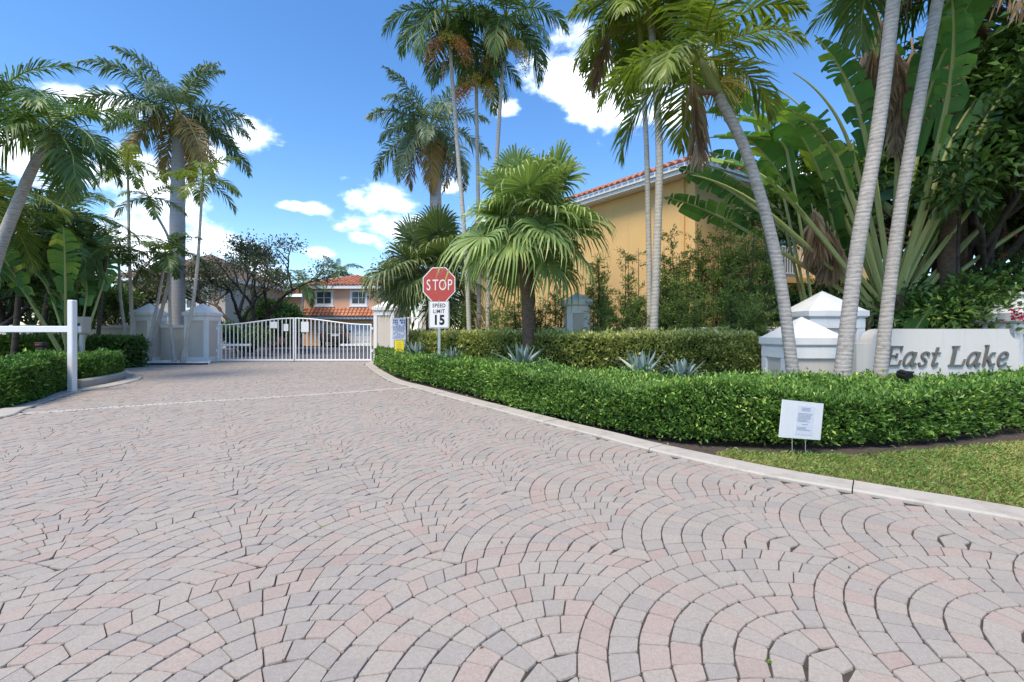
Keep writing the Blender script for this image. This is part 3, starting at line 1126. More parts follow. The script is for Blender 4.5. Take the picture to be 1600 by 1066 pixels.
S = 31.5 / F * SY
cx = X_(1379, SY) - sx0
bz = Z_(572, SY)
for ch in 'East Lake':
    if ch == ' ':
        cx += 0.42 * S
        continue
    adv, strokes = GLY[ch]
    mb = MB()
    for q, st in enumerate(strokes):
        p = spline(st[1], 34) if st[0] == 'c' else st[0]
        stroke(mb, p, st[-1], -0.02 - 0.0012 * q, 0.0 - 0.004, S, cx, bz)
    mb.build('letter', M['letter'], t)
    cx += adv * S * 1.03

# floodlight on a stake aimed at the sign
fx = X_(1415, 5.25)
t = thing('floodlight', 'small black garden floodlight poking out of the hedge before the sign wall', 'light', (fx, 5.25, 0))
MB().tube([(0, 0, 0), (0, 0, Z_(594, 5.25))], 0.018, 8).build('stake', M['black'], t)
MB().tube([(0.0, -0.05, Z_(588, 5.25)), (0.0, 0.07, Z_(585, 5.25))], [0.05, 0.055], 12).build('lamp_head', M['black'], t)
MB().box(-0.055, 0.055, -0.05, 0.06, Z_(583, 5.25), Z_(580, 5.25)).build('visor', M['black'], t)


# --- text helper: built-in font, extruded a little, as mesh
def text_mesh(body, size, xs=1.0, ext=0.002, bold=0.0, align='CENTER', sp=1.0):
    cu = bpy.data.curves.new('lettering', 'FONT')
    cu.body = body
    cu.size = size
    cu.extrude = ext
    cu.offset = bold
    cu.align_x = align
    cu.space_character = sp
    cu.resolution_u = 4
    o = bpy.data.objects.new('lettering', cu)
    COL.objects.link(o)
    dg = bpy.context.evaluated_depsgraph_get()
    me = bpy.data.meshes.new_from_object(o.evaluated_get(dg))
    bpy.data.objects.remove(o)
    me.transform(Matrix.Rotation(R(90), 4, 'X') @ Matrix.Diagonal((xs, 1, 1, 1)))
    return me


# --- stop sign with speed limit plate
QY = 9.9
qx = X_(686, QY)
rz = R(-6)
t = thing('stop_sign', 'red stop sign above a white speed limit 15 plate on a steel post', 'sign', (qx, QY, 0), rz)
zs, zl_ = Z_(445, QY), Z_(491.5, QY)
pm = MB()
pm.box(-0.03, 0.03, 0.0, 0.006, -0.1, zs + 0.30)
pm.box(-0.03, -0.024, 0.0062, 0.032, -0.1, zs + 0.30)
pm.box(0.024, 0.03, 0.0062, 0.032, -0.1, zs + 0.30)
pm.build('post', M['steel'], t)
hol = MB()
for i in range(40):
    hol.tube([(0, -0.0015, 0.05 + i * 0.045), (0, 0.0, 0.05 + i * 0.045)], 0.006, 6)
hol.build('post_holes', M['sign_black'], t)
Rr = 0.381 / math.cos(R(22.5)) * 0.95


def octo(r, y0, y1):
    return MB().prism_xz([(r * math.cos(R(22.5 + 45 * i)), zs + r * 1.045 * math.sin(R(22.5 + 45 * i))) for i in range(8)], y0, y1)


face = octo(Rr, -0.006, -0.002).build('sign_border', M['sign_white'], t)
octo(Rr * 0.945, -0.0075, -0.0055).build('sign_face', M['sign_red'], t)
for i, ch in enumerate('STOP'):
    link('letter', text_mesh(ch, 0.335, 0.66, 0.001, 0.0), M['sign_white'], t, ((-0.232, -0.079, 0.083, 0.241)[i], -0.0085, zs - 0.118))
for dz in (0.27, -0.345):
    MB().tube([(0, -0.012, zs + dz), (0, -0.005, zs + dz)], 0.012, 8).build('bolt', M['steel'], t)
pw, ph = 0.225, 0.30


def rrect(w_, h_, r, zc, y0, y1):
    q = []
    for sx, sz, a0 in ((1, 1, 0), (-1, 1, 90), (-1, -1, 180), (1, -1, 270)):
        for k_ in range(5):
            a = R(a0 + 22.5 * k_)
            q.append((sx * (w_ - r) + r * math.cos(a), zc + sz * (h_ - r) + r * math.sin(a)))
    return MB().prism_xz(q, y0, y1)


rrect(pw, ph, 0.035, zl_, -0.006, -0.002).build('plate_edge', M['sign_white'], t)
rrect(pw - 0.012, ph - 0.012, 0.03, zl_, -0.0072, -0.0055).build('plate_border', M['sign_black'], t)
rrect(pw - 0.02, ph - 0.02, 0.026, zl_, -0.0084, -0.007).build('plate_face', M['sign_white'], t)
for tx, sz, dz, xs_, bd in (('SPEED', 0.115, 0.155, 0.86, 0.002), ('LIMIT', 0.115, 0.03, 0.86, 0.002), ('15', 0.285, -0.215, 0.86, 0.012)):
    link('lettering', text_mesh(tx, sz, xs_, 0.001, bd, sp=1.12), M['sign_black'], t, (0, -0.0095, zl_ + dz))
MB().tube([(0, -0.012, zl_ + 0.27), (0, -0.005, zl_ + 0.27)], 0.010, 8).build('bolt', M['steel'], t)

# --- blue printed notice and yellow notice beside the gate
NY = 11.6
rr = random.Random(3)
t = thing('notice_board', 'white notice board crowded with small blue print beside the gate pillar', 'sign', (X_(623.5, NY), NY, 0))
w0, w1 = X_(613, NY) - X_(623.5, NY), X_(634, NY) - X_(623.5, NY)
zb, zt = Z_(531, NY), Z_(497, NY)
for s_ in (-0.1, 0.1):
    MB().box(s_ - 0.015, s_ + 0.015, 0.002, 0.03, -0.1, zt - 0.05).build('post', M['steel'], t)
MB().bbox(w0, w1, -0.008, 0.0, zb, zt, 0.002).build('board', M['sign_white'], t)
mb = MB()
z = zt - 0.04
row = 0
while z > zb + 0.03:
    hgt = 0.045 if row in (0, 1) else 0.014
    x = w0 + 0.025
    while x < w1 - 0.04:
        l_ = rr.uniform(0.02, 0.06)
        x2 = min(x + l_, w1 - 0.02)
        if rr.random() < 0.85:
            mb.box(x, x2, -0.0105, -0.009, z - hgt, z)
        x = x2 + rr.uniform(0.008, 0.016)
    z -= hgt + 0.013
    row += 1
mb.build('printed_lines', M['sign_blue'], t)
t = thing('yellow_notice', 'small bright yellow notice hung below the blue printed board', 'sign', (X_(624, NY - 0.15), NY - 0.15, 0))
w0, w1 = X_(617, NY) - X_(624, NY), X_(631, NY) - X_(624, NY)
zb, zt = Z_(554, NY), Z_(532, NY)
MB().box(-0.012, 0.012, 0.002, 0.024, -0.1, zt - 0.02).build('stake', M['steel'], t)
MB().bbox(w0, w1, -0.006, 0.0, zb, zt, 0.002).build('board', M['sign_yellow'], t)
mb = MB()
for i in range(7):
    a = rr.uniform(0.03, 0.07)
    mb.box(-0.085 + a * 0.3, 0.085 - a * 0.5, -0.0085, -0.007, zt - 0.06 - i * 0.042, zt - 0.052 - i * 0.042)
mb.build('printed_lines', mat_plain('ochre_print', (0.45, 0.33, 0.02)), t)

# --- white yard sign with a sheet of paper
VY = F * H / (708 - YH)
t = thing('yard_sign', 'white plastic yard sign with a printed paper sheet on two wire legs', 'sign', (X_(1249, VY), VY, 0), R(16))
sw, s0, s1 = 0.235, 0.125, 0.125 + 58 / F * VY
tl = Matrix.Rotation(R(-6), 4, 'Y')
mb = MB()
mb.box(-sw, sw, -0.003, 0.003, s0, s1)
sgn = mb.build('board', M['sign_white'], t)
pp = MB().box(-0.065, 0.135, -0.0045, -0.0035, s0 + 0.035, s1 - 0.035)
pap = pp.build('paper_sheet', M['paper'], t)
mb = MB()
z = s1 - 0.052
for i in range(17):
    if i in (3, 11, 13):
        z -= 0.014
        continue
    lw = 0.05 if i < 3 else (0.035 if i == 12 else rr.uniform(0.05, 0.085))
    xc = 0.035 if i < 3 or i == 12 else -0.05 + lw
    mb.box(xc - lw, xc + lw, -0.0062, -0.0052, z - 0.004, z)
    z -= 0.0118
prt = mb.build('printed_lines', M['print_grey'], t)
for s_ in (-0.075, 0.075):
    MB().tube([(s_, 0.006, -0.08), (s_, 0.006, s0 + 0.2)], 0.0035, 6).build('wire_leg', M['steel'], t)
for o in (sgn, pap, prt):
    o.rotation_euler = (0, R(7), 0)
    o.location = (-0.012, 0, 0.004)

# --- barrier arm and its rest post on the left
BY = F * H / (613 - YH)
bx = X_(113, BY)
t = thing('barrier_post', 'square white painted rest post of the entrance barrier', 'post', (bx, BY, 0))
hw = 0.3 * 15 / F * BY
MB().bbox(-hw, hw, -hw, hw, -0.05, Z_(469, BY), 0.012).build('post', M['white'], t)
MB().bbox(-hw * 1.08, hw * 1.08, -hw * 1.08, hw * 1.08, -0.02, 0.05, 0.012).build('post_foot', M['white'], t)
t = thing('entrance_barrier', 'white horizontal barrier arm resting behind the square white post', 'barrier', (bx, BY + hw + 0.03, 0))
MB().bbox(-5.2, hw * 1.4, -0.022, 0.022, Z_(519.5, BY), Z_(509.5, BY), 0.008).build('arm', M['white'], t)
MB().bbox(-5.5, -5.1, -0.2, 0.2, -0.05, 1.2, 0.03).build('motor_box', M['white'], t)
# card reader bollard and call box behind the post
KY = 8.9
t = thing('card_reader', 'small black card reader bollard with a red lamp in the left hedge', 'reader', (X_(65, KY), KY, 0))
MB().bbox(-0.07, 0.07, -0.05, 0.05, -0.05, Z_(541, KY), 0.01).build('bollard', M['black'], t)
MB().bbox(-0.085, 0.085, -0.07, 0.06, Z_(541, KY) + 0.002, Z_(535, KY), 0.01).build('hood', M['black'], t)
MB().box(-0.05, 0.03, -0.074, -0.071, Z_(541, KY) + 0.02, Z_(541, KY) + 0.04).build('lamp', M['tail_red'], t)
KY = 12.4
t = thing('call_box', 'beige intercom call box on a stand behind the white post', 'intercom', (X_(123, KY), KY, 0))
MB().bbox(-0.05, 0.05, 0.06, 0.14, -0.05, Z_(520, KY), 0.01).build('stand', M['steel'], t)
MB().bbox(-0.17, 0.17, -0.05, 0.2, Z_(522, KY), Z_(495, KY), 0.02).build('housing', M['beige_stucco'], t)
MB().box(-0.08, 0.08, -0.054, -0.051, Z_(512, KY), Z_(505, KY)).build('keypad', M['black'], t)

# ------------------------------------------------------------------ gate
t = thing('entrance_gate', 'white metal double swing gate with pickets under a gently arched top rail', 'gate', ((GX0 + GX1) / 2, GATE_Y, 0))
hwid = (GX1 - GX0) / 2
ztop_c, ztop_s, zbot = Z_(497.5, GATE_Y), Z_(507.5, GATE_Y), Z_(564, GATE_Y)


def gtop(x):
    u = min(1, abs(x) / hwid)
    return ztop_s + (ztop_c - ztop_s) * (0.5 + 0.5 * math.cos(math.pi * min(1, u * 1.06)))


for sgn_ in (-1, 1):
    leaf = [0.012 * sgn_, (hwid - 0.03) * sgn_]
    xs = np.linspace(*leaf, 25)
    MB().tube([(x, 0, gtop(x)) for x in xs], 0.026, 6).build('top_rail', M['white'], t)
    MB().bbox(min(leaf), max(leaf), -0.025, 0.025, zbot, zbot + 0.06, 0.006).build('bottom_rail', M['white'], t)
    for x in leaf:
        xx = x + (0.025 if x == leaf[0] else -0.025) * sgn_
        MB().bbox(xx - 0.022, xx + 0.022, -0.022, 0.022, zbot + 0.062, gtop(x) - 0.012, 0.005).build('stile', M['white'], t)
    n = 19
    for i in range(1, n):
        x = leaf[0] + (leaf[1] - leaf[0]) * i / n
        MB().box(-0.0125, 0.0125, -0.0125, 0.0125, zbot + 0.058, gtop(x) - 0.004).build('picket', M['white'], t, loc=(x, 0, 0))
    # hinges
    for z in (0.35, 1.15):
        MB().box(min(leaf[1], leaf[1] + sgn_ * 0.05), max(leaf[1], leaf[1] + sgn_ * 0.05), -0.03, 0.03, z, z + 0.08).build('hinge', M['white'], t)
    # operator arm
    xa = leaf[1] - sgn_ * 1.15
    MB().bbox(min(xa, leaf[1] - sgn_ * 0.05), max(xa, leaf[1] - sgn_ * 0.05), 0.05, 0.10, Z_(541, GATE_Y), Z_(537.5, GATE_Y), 0.008).build('operator_arm', M['white'], t)
for px, py, wq, hq in ((428, 508, 12, 10), (447.5, 512, 7.5, 11), (477, 511, 12, 16)):
    x = X_(px, GATE_Y) - t.location.x
    MB().bbox(x - wq / 2 / F * GATE_Y, x + wq / 2 / F * GATE_Y, -0.035, -0.027, Z_(py + hq / 2, GATE_Y), Z_(py - hq / 2, GATE_Y), 0.003).build('notice_plate', M['sign_white'], t)
t2 = thing('drop_bolt_post', 'slim black post standing behind the middle of the gate', 'post', (X_(456.5, GATE_Y), GATE_Y + 0.1, 0))
MB().bbox(-0.055, 0.055, -0.04, 0.04, -0.05, Z_(500, GATE_Y), 0.006).build('post', M['black'], t2)
MB().bbox(-0.065, 0.065, -0.055, 0.055, Z_(500, GATE_Y) + 0.001, Z_(500, GATE_Y) + 0.03, 0.006).build('post_cap', M['black'], t2)
# pedestrian gate behind the notices
t = thing('pedestrian_gate', 'narrow white picket pedestrian gate between two gate pillars', 'gate', (X_(635, GY + 0.4), GY + 0.4, 0))
pwid = X_(655, GY + 0.4) - X_(617, GY + 0.4)
for z in (0.1, 1.55):
    MB().box(-pwid / 2, pwid / 2, -0.02, 0.02, z, z + 0.05).build('rail', M['white'], t)
for i in range(8):
    MB().box(-0.0125, 0.0125, -0.0125, 0.0125, 0.15, 1.55).build('picket', M['white'], t, loc=(-pwid / 2 + 0.02 + i * (pwid - 0.04) / 7, 0, 0))

# white gravel bed round the slim palms
gy0 = F * H / (570 - YH)
bedp = [(X_(186, gy0), gy0 + 0.1), (X_(200, gy0), gy0), (X_(322, gy0) - 0.1, gy0), (X_(322, gy0), gy0 + 0.1), (X_(323, GY), GY + 0.3), (X_(180, GY), GY + 0.4)]
sheet(bedp, 0.02, 'gravel_bed', M['rubble'])
mb = MB()
rg = np.random.default_rng(4)
bp_ = np.array(bedp)
q = np.stack([rg.uniform(bp_[:, 0].min(), bp_[:, 0].max(), 9000), rg.uniform(bp_[:, 1].min(), bp_[:, 1].max(), 9000)], 1)
q = q[in_poly(q[:, 0], q[:, 1], bedp)]
oc = np.array([(1, 0, 0), (-1, 0, 0), (0, 1, 0), (0, -1, 0), (0, 0, 1), (0, 0, -1)], float)
of = np.array([(0, 2, 4), (2, 1, 4), (1, 3, 4), (3, 0, 4), (2, 0, 5), (1, 2, 5), (3, 1, 5), (0, 3, 5)])
sz = rg.uniform(0.015, 0.035, (len(q), 1, 3))
Vv = oc[None] * sz + np.concatenate([q, np.full((len(q), 1), 0.03)], 1)[:, None]
Ff = (of[None] + np.arange(len(q))[:, None, None] * 6).reshape(-1, 3)
mb.add(Vv.reshape(-1, 3), Ff)
gv = stuff(mb.build('white_gravel', M['rubble']))
tag(gv, 'loose white gravel spread around the slim palms', 'gravel')
mb = MB()
for a, b in zip(bedp[:3], bedp[1:4]):
    mb.tube([(*a, 0.02), (*b, 0.02)], 0.04, 6)
tag(mb.build('bed_edging', M['black']), 'black plastic edging along the front of the white gravel bed', 'edging')


# ------------------------------------------------------------------ houses
def tile_roof(mb, e0, e1, poly_uv, up, step=0.25, row=0.36, rad=0.085, rnd=None):
    """barrel tiles on a roof plane: e0-e1 the eave, up the unit slope vector, poly_uv the outline in (along, up) metres"""
    e0, e1, up = Vector(e0), Vector(e1), Vector(up).normalized()
    al = (e1 - e0).normalized()
    nr = al.cross(up).normalized()
    if nr.z < 0:
        nr = -nr
    L = (e1 - e0).length
    base = [e0 + al * a + up * b for a, b in poly_uv]
    mb.add([tuple(p) for p in base], [tuple(range(len(base)))], 0.2)
    us = np.arange(step / 2, L, step)
    n = len(poly_uv)
    for u in us:
        vs = []
        for i in range(n):
            (a0, b0), (a1, b1) = poly_uv[i], poly_uv[(i + 1) % n]
            if (a0 > u) != (a1 > u):
                vs.append(b0 + (b1 - b0) * (u - a0) / (a1 - a0))
        if len(vs) < 2:
            continue
        v0, v1 = min(vs), max(vs)
        v = v0
        while v < v1 - 0.08:
            ve = min(v + row, v1)
            V, Fc = [], []
            for q, (vv, rr_) in enumerate(((v - 0.03, rad), (ve, rad * 0.82))):
                for k in range(5):
                    a = math.pi * k / 4
                    V.append(tuple(e0 + al * (u + math.cos(a) * rr_ * 1.15) + up * vv + nr * (math.sin(a) * rr_ + 0.01 + (0.02 if q == 0 else 0))))
            for k in range(4):
                Fc.append((k, k + 1, 6 + k, 5 + k))
            Fc.append((0, 1, 2, 3, 4))
            mb.add(V, Fc, rnd.random())
            v += row


def window(t, x, y, z, w_, h_, frame=0.08, mull=(1, 1), sill=True):
    """frame, glazing bars, pane and sill, all proud of a wall whose face looks to -Y at y"""
    wn_ = bpy.data.objects.new('window', MB().box(-w_ / 2, w_ / 2, -0.02, 0.0, -h_ / 2, h_ / 2).mesh('window'))
    wn_.data.materials.append(M['glass'])
    COL.objects.link(wn_)
    wn_.parent = t
    wn_.location = (x, y, z)
    fb = MB()
    for sx in (-1, 1):
        a, b = sorted((sx * w_ / 2, sx * (w_ / 2 + frame)))
        fb.box(a, b, -0.05, 0.0, -h_ / 2 - frame, h_ / 2 + frame)
    fb.box(-w_ / 2, w_ / 2, -0.05, 0.0, h_ / 2, h_ / 2 + frame)
    fb.box(-w_ / 2, w_ / 2, -0.05, 0.0, -h_ / 2 - frame, -h_ / 2)
    fb.build('frame', M['white'], wn_)
    for i in range(mull[0]):
        xx = -w_ / 2 + w_ * (i + 1) / (mull[0] + 1)
        MB().box(xx - 0.025, xx + 0.025, -0.035, -0.021, -h_ / 2, h_ / 2).build('glazing_bar', M['white'], wn_)
    for i in range(mull[1]):
        zz = -h_ / 2 + h_ * (i + 1) / (mull[1] + 1)
        MB().box(-w_ / 2, w_ / 2, -0.033, -0.0215, zz - 0.018, zz + 0.018).build('glazing_bar', M['white'], wn_)
    if sill:
        MB().box(-w_ / 2 - frame - 0.06, w_ / 2 + frame + 0.06, -0.12, -0.002, -h_ / 2 - frame - 0.1, -h_ / 2 - frame - 0.002).build('sill', M['white'], wn_)


# peach house beyond the gate
HY = 36.0
hz0 = -0.35
rr = random.Random(11)
hx = lambda px: X_(px, HY)
t = thing('peach_house', 'two storey peach stucco house with orange tile roof and white garage door', 'house', (hx(527), HY, 0))
ox = hx(527)
L0, L1 = hx(473) - ox, hx(601) - ox
eav = Z_(452, HY)
MB().box(L0, L1, 0, 9, hz0, eav).build('wall', M['peach_stucco'], t)
MB().box(hx(418) - ox, L0 - 0.01, 2.5, 9, hz0, Z_(460, HY)).build('side_wall', M['peach_stucco'], t)
MB().box(L0 - 0.45, L1 + 0.45, -0.5, 9.4, eav + 0.002, eav + 0.24).build('fascia', M['white'], t)
ap = Z_(429, HY) + 0.3
rise = ap - eav - 0.24
rf = MB()
W_ = L1 - L0 + 0.9
upv = Vector((0, W_ / 2, rise)).normalized()
sl = math.hypot(W_ / 2, rise)
tile_roof(rf, (L0 - 0.45, -0.5, eav + 0.25), (L1 + 0.45, -0.5, eav + 0.25), [(0, 0), (W_, 0), (W_ / 2, sl)], upv, rnd=rr, step=0.3, rad=0.11)
tile_roof(rf, (L0 - 0.45, 9.4, eav + 0.25), (L0 - 0.45, -0.5, eav + 0.25), [(0, 0), (9.9, 0), (9.9 - W_ / 2, sl), (W_ / 2, sl)], Vector((W_ / 2, 0, rise)), rnd=rr, step=0.3, rad=0.11)
roof = stuff(rf.build('roof', M['tile'], t))
rf = MB()
a0, a1 = hx(405) - ox, L0 - 0.46
tile_roof(rf, (a0, 2.0, Z_(458, HY) + 0.1), (a1, 2.0, Z_(458, HY) + 0.1), [(0, 0), (a1 - a0, 0), (a1 - a0, 3.4), (1.5, 3.4)], Vector((0, 3, 1.3)), rnd=rr, step=0.3, rad=0.11)
stuff(rf.build('side_roof', M['tile'], t))
# pent roof over the garage
rf = MB()
pz0, pz1 = Z_(497, HY), Z_(484, HY)
tile_roof(rf, (L0 - 0.1, -0.7, pz0 + 0.1), (L1, -0.7, pz0 + 0.1), [(0, 0), (L1 - L0 + 0.1, 0), (L1 - L0 + 0.1, 0.95), (0, 0.95)], Vector((0, 0.7, pz1 - pz0)), rnd=rr, step=0.3, rad=0.11)
stuff(rf.build('pent_roof', M['tile'], t))
MB().box(L0 - 0.1, L1, -0.65, -0.01, pz0 - 0.1, pz0 + 0.09).build('pent_fascia', M['white'], t)
for px, wq in ((506.5, 22), (560.5, 20)):
    window(t, hx(px) - ox, -0.002, Z_(465.5, HY), wq / F * HY, 18 / F * HY, 0.18)
# garage door with sectional panels
gx0, gx1 = hx(497) - ox, hx(580) - ox
gd = MB().box(gx0, gx1, -0.05, -0.003, hz0, 1.75).build('garage_door', M['white'], t)
for i in range(4):
    for j in range(6):
        xa = gx0 + (gx1 - gx0) * j / 6
        za = hz0 + 0.05 + i * 0.51
        MB().box(xa + 0.08, xa + (gx1 - gx0) / 6 - 0.08, -0.075, -0.052, za + 0.06, za + 0.44).build('door_panel', M['white'], gd)
# arched entry on the side wall
mb = MB()
ex, ew = hx(441) - ox, 0.75
pl = [(ex - ew, hz0), (ex + ew, hz0)] + [(ex + ew * math.cos(a), 1.9 + ew * math.sin(a)) for a in np.linspace(0, math.pi, 11)]
mb.prism_xz(pl, 2.45, 2.497)
mb.build('arched_entry', M['glass'], t)

# black suv in front of the garage
CY = 31.5
t = thing('parked_suv', 'black sport utility vehicle parked before the white garage door', 'car', (X_(523, CY), CY, -0.02), math.atan2(-X_(523, CY), CY))
sec = [(-0.93, 0.35), (-0.98, 0.6), (-0.96, 0.95), (-0.88, 1.02), (-0.74, 1.55), (-0.62, 1.70), (0.62, 1.70), (0.74, 1.55), (0.88, 1.02), (0.96, 0.95), (0.98, 0.6), (0.93, 0.35)]
prof = [(0.0, 0.90, 1.0), (0.12, 0.98, 1.0), (0.9, 1.0, 1.0), (2.4, 1.0, 0.98), (3.2, 0.99, 0.62), (4.3, 0.96, 0.60), (4.6, 0.88, 0.52)]
V, Fc = [], []
for y, sx, sz_ in prof:
    for x, z in sec:
        V.append((x * sx, y, 0.35 + (z - 0.35) * sz_))
k = len(sec)
for i in range(len(prof) - 1):
    for j in range(k):
        Fc.append((i * k + j, i * k + (j + 1) % k, (i + 1) * k + (j + 1) % k, (i + 1) * k + j))
Fc += [tuple(range(k)), tuple(range((len(prof) - 1) * k, len(prof) * k))]
MB().add(V, Fc).build('body', M['car_paint'], t)
MB().prism_xz([(-0.66, 1.08), (0.66, 1.08), (0.55, 1.52), (-0.55, 1.52)], -0.012, -0.002).build('rear_window', M['glass'], t)
for s_ in (-1, 1):
    a, b = sorted((s_ * 0.70, s_ * 0.84))
    MB().box(a, b, -0.03, -0.003, 0.72, 1.02).build('tail_light', M['tail_red'], t)
    a, b = sorted((s_ * 0.95, s_ * 1.15))
    MB().bbox(a, b, 1.9, 2.05, 1.02, 1.18, 0.02).build('wing_mirror', M['car_paint'], t)
    for yy in (0.85, 3.75):
        wx = s_ * 0.80
        wl = MB().tube([(wx - 0.12, yy, 0.36), (wx + 0.12, yy, 0.36)], 0.36, 18).build('wheel', M['rubber'], t)
        MB().tube([(wx + s_ * 0.122, yy, 0.36), (wx + s_ * 0.13, yy, 0.36)], 0.22, 12).build('rim', M['chrome'], wl)
MB().box(-0.26, 0.26, -0.016, -0.003, 0.78, 0.92).build('number_plate', M['sign_white'], t)
MB().bbox(-0.86, 0.86, -0.06, -0.004, 0.42, 0.62, 0.015).build('bumper', M['black'], t)
MB().box(-0.5, 0.5, -0.03, -0.003, 0.95, 0.98).build('trim_strip', M['chrome'], t)

# beige houses behind the left trees
def plain_house(label, px0, px1, Y, e_py, p_py, mat, wins, roofmat='brown_tile'):
    x0, x1 = X_(px0, Y), X_(px1, Y)
    c = (x0 + x1) / 2
    t = thing('house', label, 'house', (c, Y, 0))
    hw = (x1 - x0) / 2
    ez, pz = Z_(e_py, Y), Z_(p_py, Y + 4)
    MB().box(-hw, hw, 0, 8, -0.05, ez).build('wall', M[mat], t)
    MB().box(-hw - 0.5, hw + 0.5, -0.5, 8.5, ez + 0.002, ez + 0.2).build('fascia', M['white'], t)
    mb = MB()
    a, b0, b1 = hw + 0.5, -0.5, 8.5
    z = ez + 0.205
    mb.add([(-a, b0, z), (a, b0, z), (a, b1, z), (-a, b1, z), (-a + 4, 4, pz), (a - 4, 4, pz)], [(0, 1, 5, 4), (1, 2, 5), (2, 3, 4, 5), (3, 0, 4)])
    mb.build('roof', M[roofmat], t)
    for px, py, ww, hh in wins:
        window(t, X_(px, Y) - c, -0.002, Z_(py, Y), ww / F * Y, hh / F * Y, 0.1)
    return t


plain_house('beige two storey house with brown roof behind the left gate pillars', 182, 352, 30, 440, 398, 'beige_stucco',
            [(212, 472, 12, 22), (232, 472, 12, 22), (318, 466, 12, 30), (300, 466, 14, 30)])
plain_house('small yellow house wall glimpsed behind the left palms', 60, 168, 34, 470, 450, 'yellow_stucco', [(155, 490, 14, 20)], 'tile')

# yellow house on the right
E_Z = 5.5
kk = (E_Z - H) * F


def eave_pt(px, py):
    Y = kk / (YH - py)
    return np.array([X_(px, Y), Y])


C0 = eave_pt(1086, 279)
D1 = eave_pt(924, 327) - C0
D1 /= np.linalg.norm(D1)
Lp = C0 + D1 * 13.5
D2 = eave_pt(1195, 309) - C0
D2 /= np.linalg.norm(D2)
Rp = C0 + D2 * 3.6
D3 = np.array([0.94, 0.34])
Rq = Rp + np.array([0.25, 1.5])
Rr_ = Rq + D3 * 7
t = thing('yellow_house', 'two storey yellow stucco house with terracotta tile eaves behind the screen shrubs', 'house', (C0[0], C0[1], 0))
o2 = np.array([C0[0], C0[1]])
foot = [tuple(p - o2) for p in (Lp, C0, Rp, Rq, Rr_, Rr_ + np.array([-3, 8]), Lp + np.array([3.0, 8.0]))]
MB().prism(foot, -0.05, E_Z + 0.12).build('wall', M['yellow_stucco'], t)


def eave_run(a, b, inward, overh=0.45, h0=0.0, h1=0.0):
    """white fascia, soffit, and the row of tile ends along one eave"""
    a, b = Vector((*(a - o2), 0)), Vector((*(b - o2), 0))
    d = (b - a).normalized()
    out = Vector((d.y, -d.x, 0))
    if out.dot(Vector((*inward, 0))) > 0:
        out = -out
    fa = MB()
    q = [a + out * 0.01, b + out * 0.01, b + out * overh, a + out * overh]
    V = [(p.x, p.y, z) for z in (E_Z + 0.10, E_Z + 0.34) for p in q]
    fa.add(V, [(3, 2, 1, 0), (4, 5, 6, 7), (0, 1, 5, 4), (1, 2, 6, 5), (2, 3, 7, 6), (3, 0, 4, 7)])
    fa.build('fascia', M['white'], t)
    gut = MB().box(0, (b - a).length, -0.06, 0.0, E_Z + 0.22, E_Z + 0.345)
    gt = gut.build('gutter', M['white'], t, loc=tuple(a + out * (overh + 0.003)))
    gt.rotation_euler = (0, 0, math.atan2(d.y, d.x))
    # sloping tile field
    up = Vector((-out.x, -out.y, 0.45)).normalized()
    L = (b - a).length
    e0 = a + out * (overh + 0.06) + Vector((0, 0, E_Z + 0.36))
    rfm = MB()
    tile_roof(rfm, e0 + up * 0.40, e0 + up * 0.40 + d * L, [(0, 0), (L, 0), (L - h1, 1.9), (h0, 1.9)], up, rnd=rr)
    stuff(rfm.build('roof_field', M['tile'], t))
    # the eave row: single tiles
    V, Fc = [], []
    for q_, (vv, r_) in enumerate(((-0.05, 0.095), (0.42, 0.08))):
        for k in range(7):
            an = math.pi * k / 6
            V.append(tuple(d * (math.cos(an) * r_ * 1.15) + up * vv + up.cross(d) * (-1 if up.cross(d).z < 0 else 1) * (math.sin(an) * r_ + 0.01)))
    for k in range(6):
        Fc.append((k, k + 1, 8 + k, 7 + k))
    Fc.append(tuple(range(7)))
    me = MB().add(V, Fc, 0.5).mesh('roof_tile')
    n = int(L / 0.25)
    for i in range(n):
        link('roof_tile', me, M['tile'], t, tuple(e0 + d * (0.125 + i * 0.25)))


eave_run(Lp, C0 + D1 * -0.3, (1, 1), h1=2.0)
eave_run(C0 + D2 * -0.25, Rp + D2 * 0.4, (-0.2, 1), h0=2.0)
eave_run(Rq, Rr_, (0, 1))
dpp = Vector((*(D1 * 0.35), 0)) + Vector((-D1[1] * -1, D1[0] * -1, 0)) * 0.0
nout = Vector((D1[1], -D1[0], 0))
if nout.y > 0:
    nout = -nout
MB().tube([tuple(dpp + nout * 0.05 + Vector((0, 0, -0.05))), tuple(dpp + nout * 0.05 + Vector((0, 0, E_Z + 0.1)))], 0.04, 8).build('downpipe', M['yellow_stucco'], t)
# balcony on the recessed wing
bc = Rq + D3 * 0.1 - o2
ang = math.atan2(D3[1], D3[0])
bal = MB().box(0, 4, -1.2, -0.01, 2.75, 2.95).build('balcony_slab', M['yellow_stucco'], t, loc=(bc[0], bc[1], 0))
bal.rotation_euler = (0, 0, ang)
for nm, z0, z1 in (('top_rail', 3.95, 4.01), ('bottom_rail', 3.06, 3.1)):
    MB().box(0, 4, -1.18, -1.14, z0 - 0, z1).build(nm, M['white'], bal)
for i in range(34):
    MB().box(-0.01, 0.01, -1.17, -1.15, 3.1, 3.95).build('baluster', M['white'], bal, loc=(0.03 + i * 0.118, 0, 0))
dk = MB().box(0.5, 2.2, -0.03, -0.01, 2.96, 5.0).build('balcony_door', M['glass'], t, loc=(bc[0], bc[1], 0))
dk.rotation_euler = (0, 0, ang)
lo = MB().box(0.2, 3.4, -0.03, -0.01, 0.0, 2.5).build('lower_opening', M['glass'], t, loc=(bc[0], bc[1], 0))
lo.rotation_euler = (0, 0, ang)

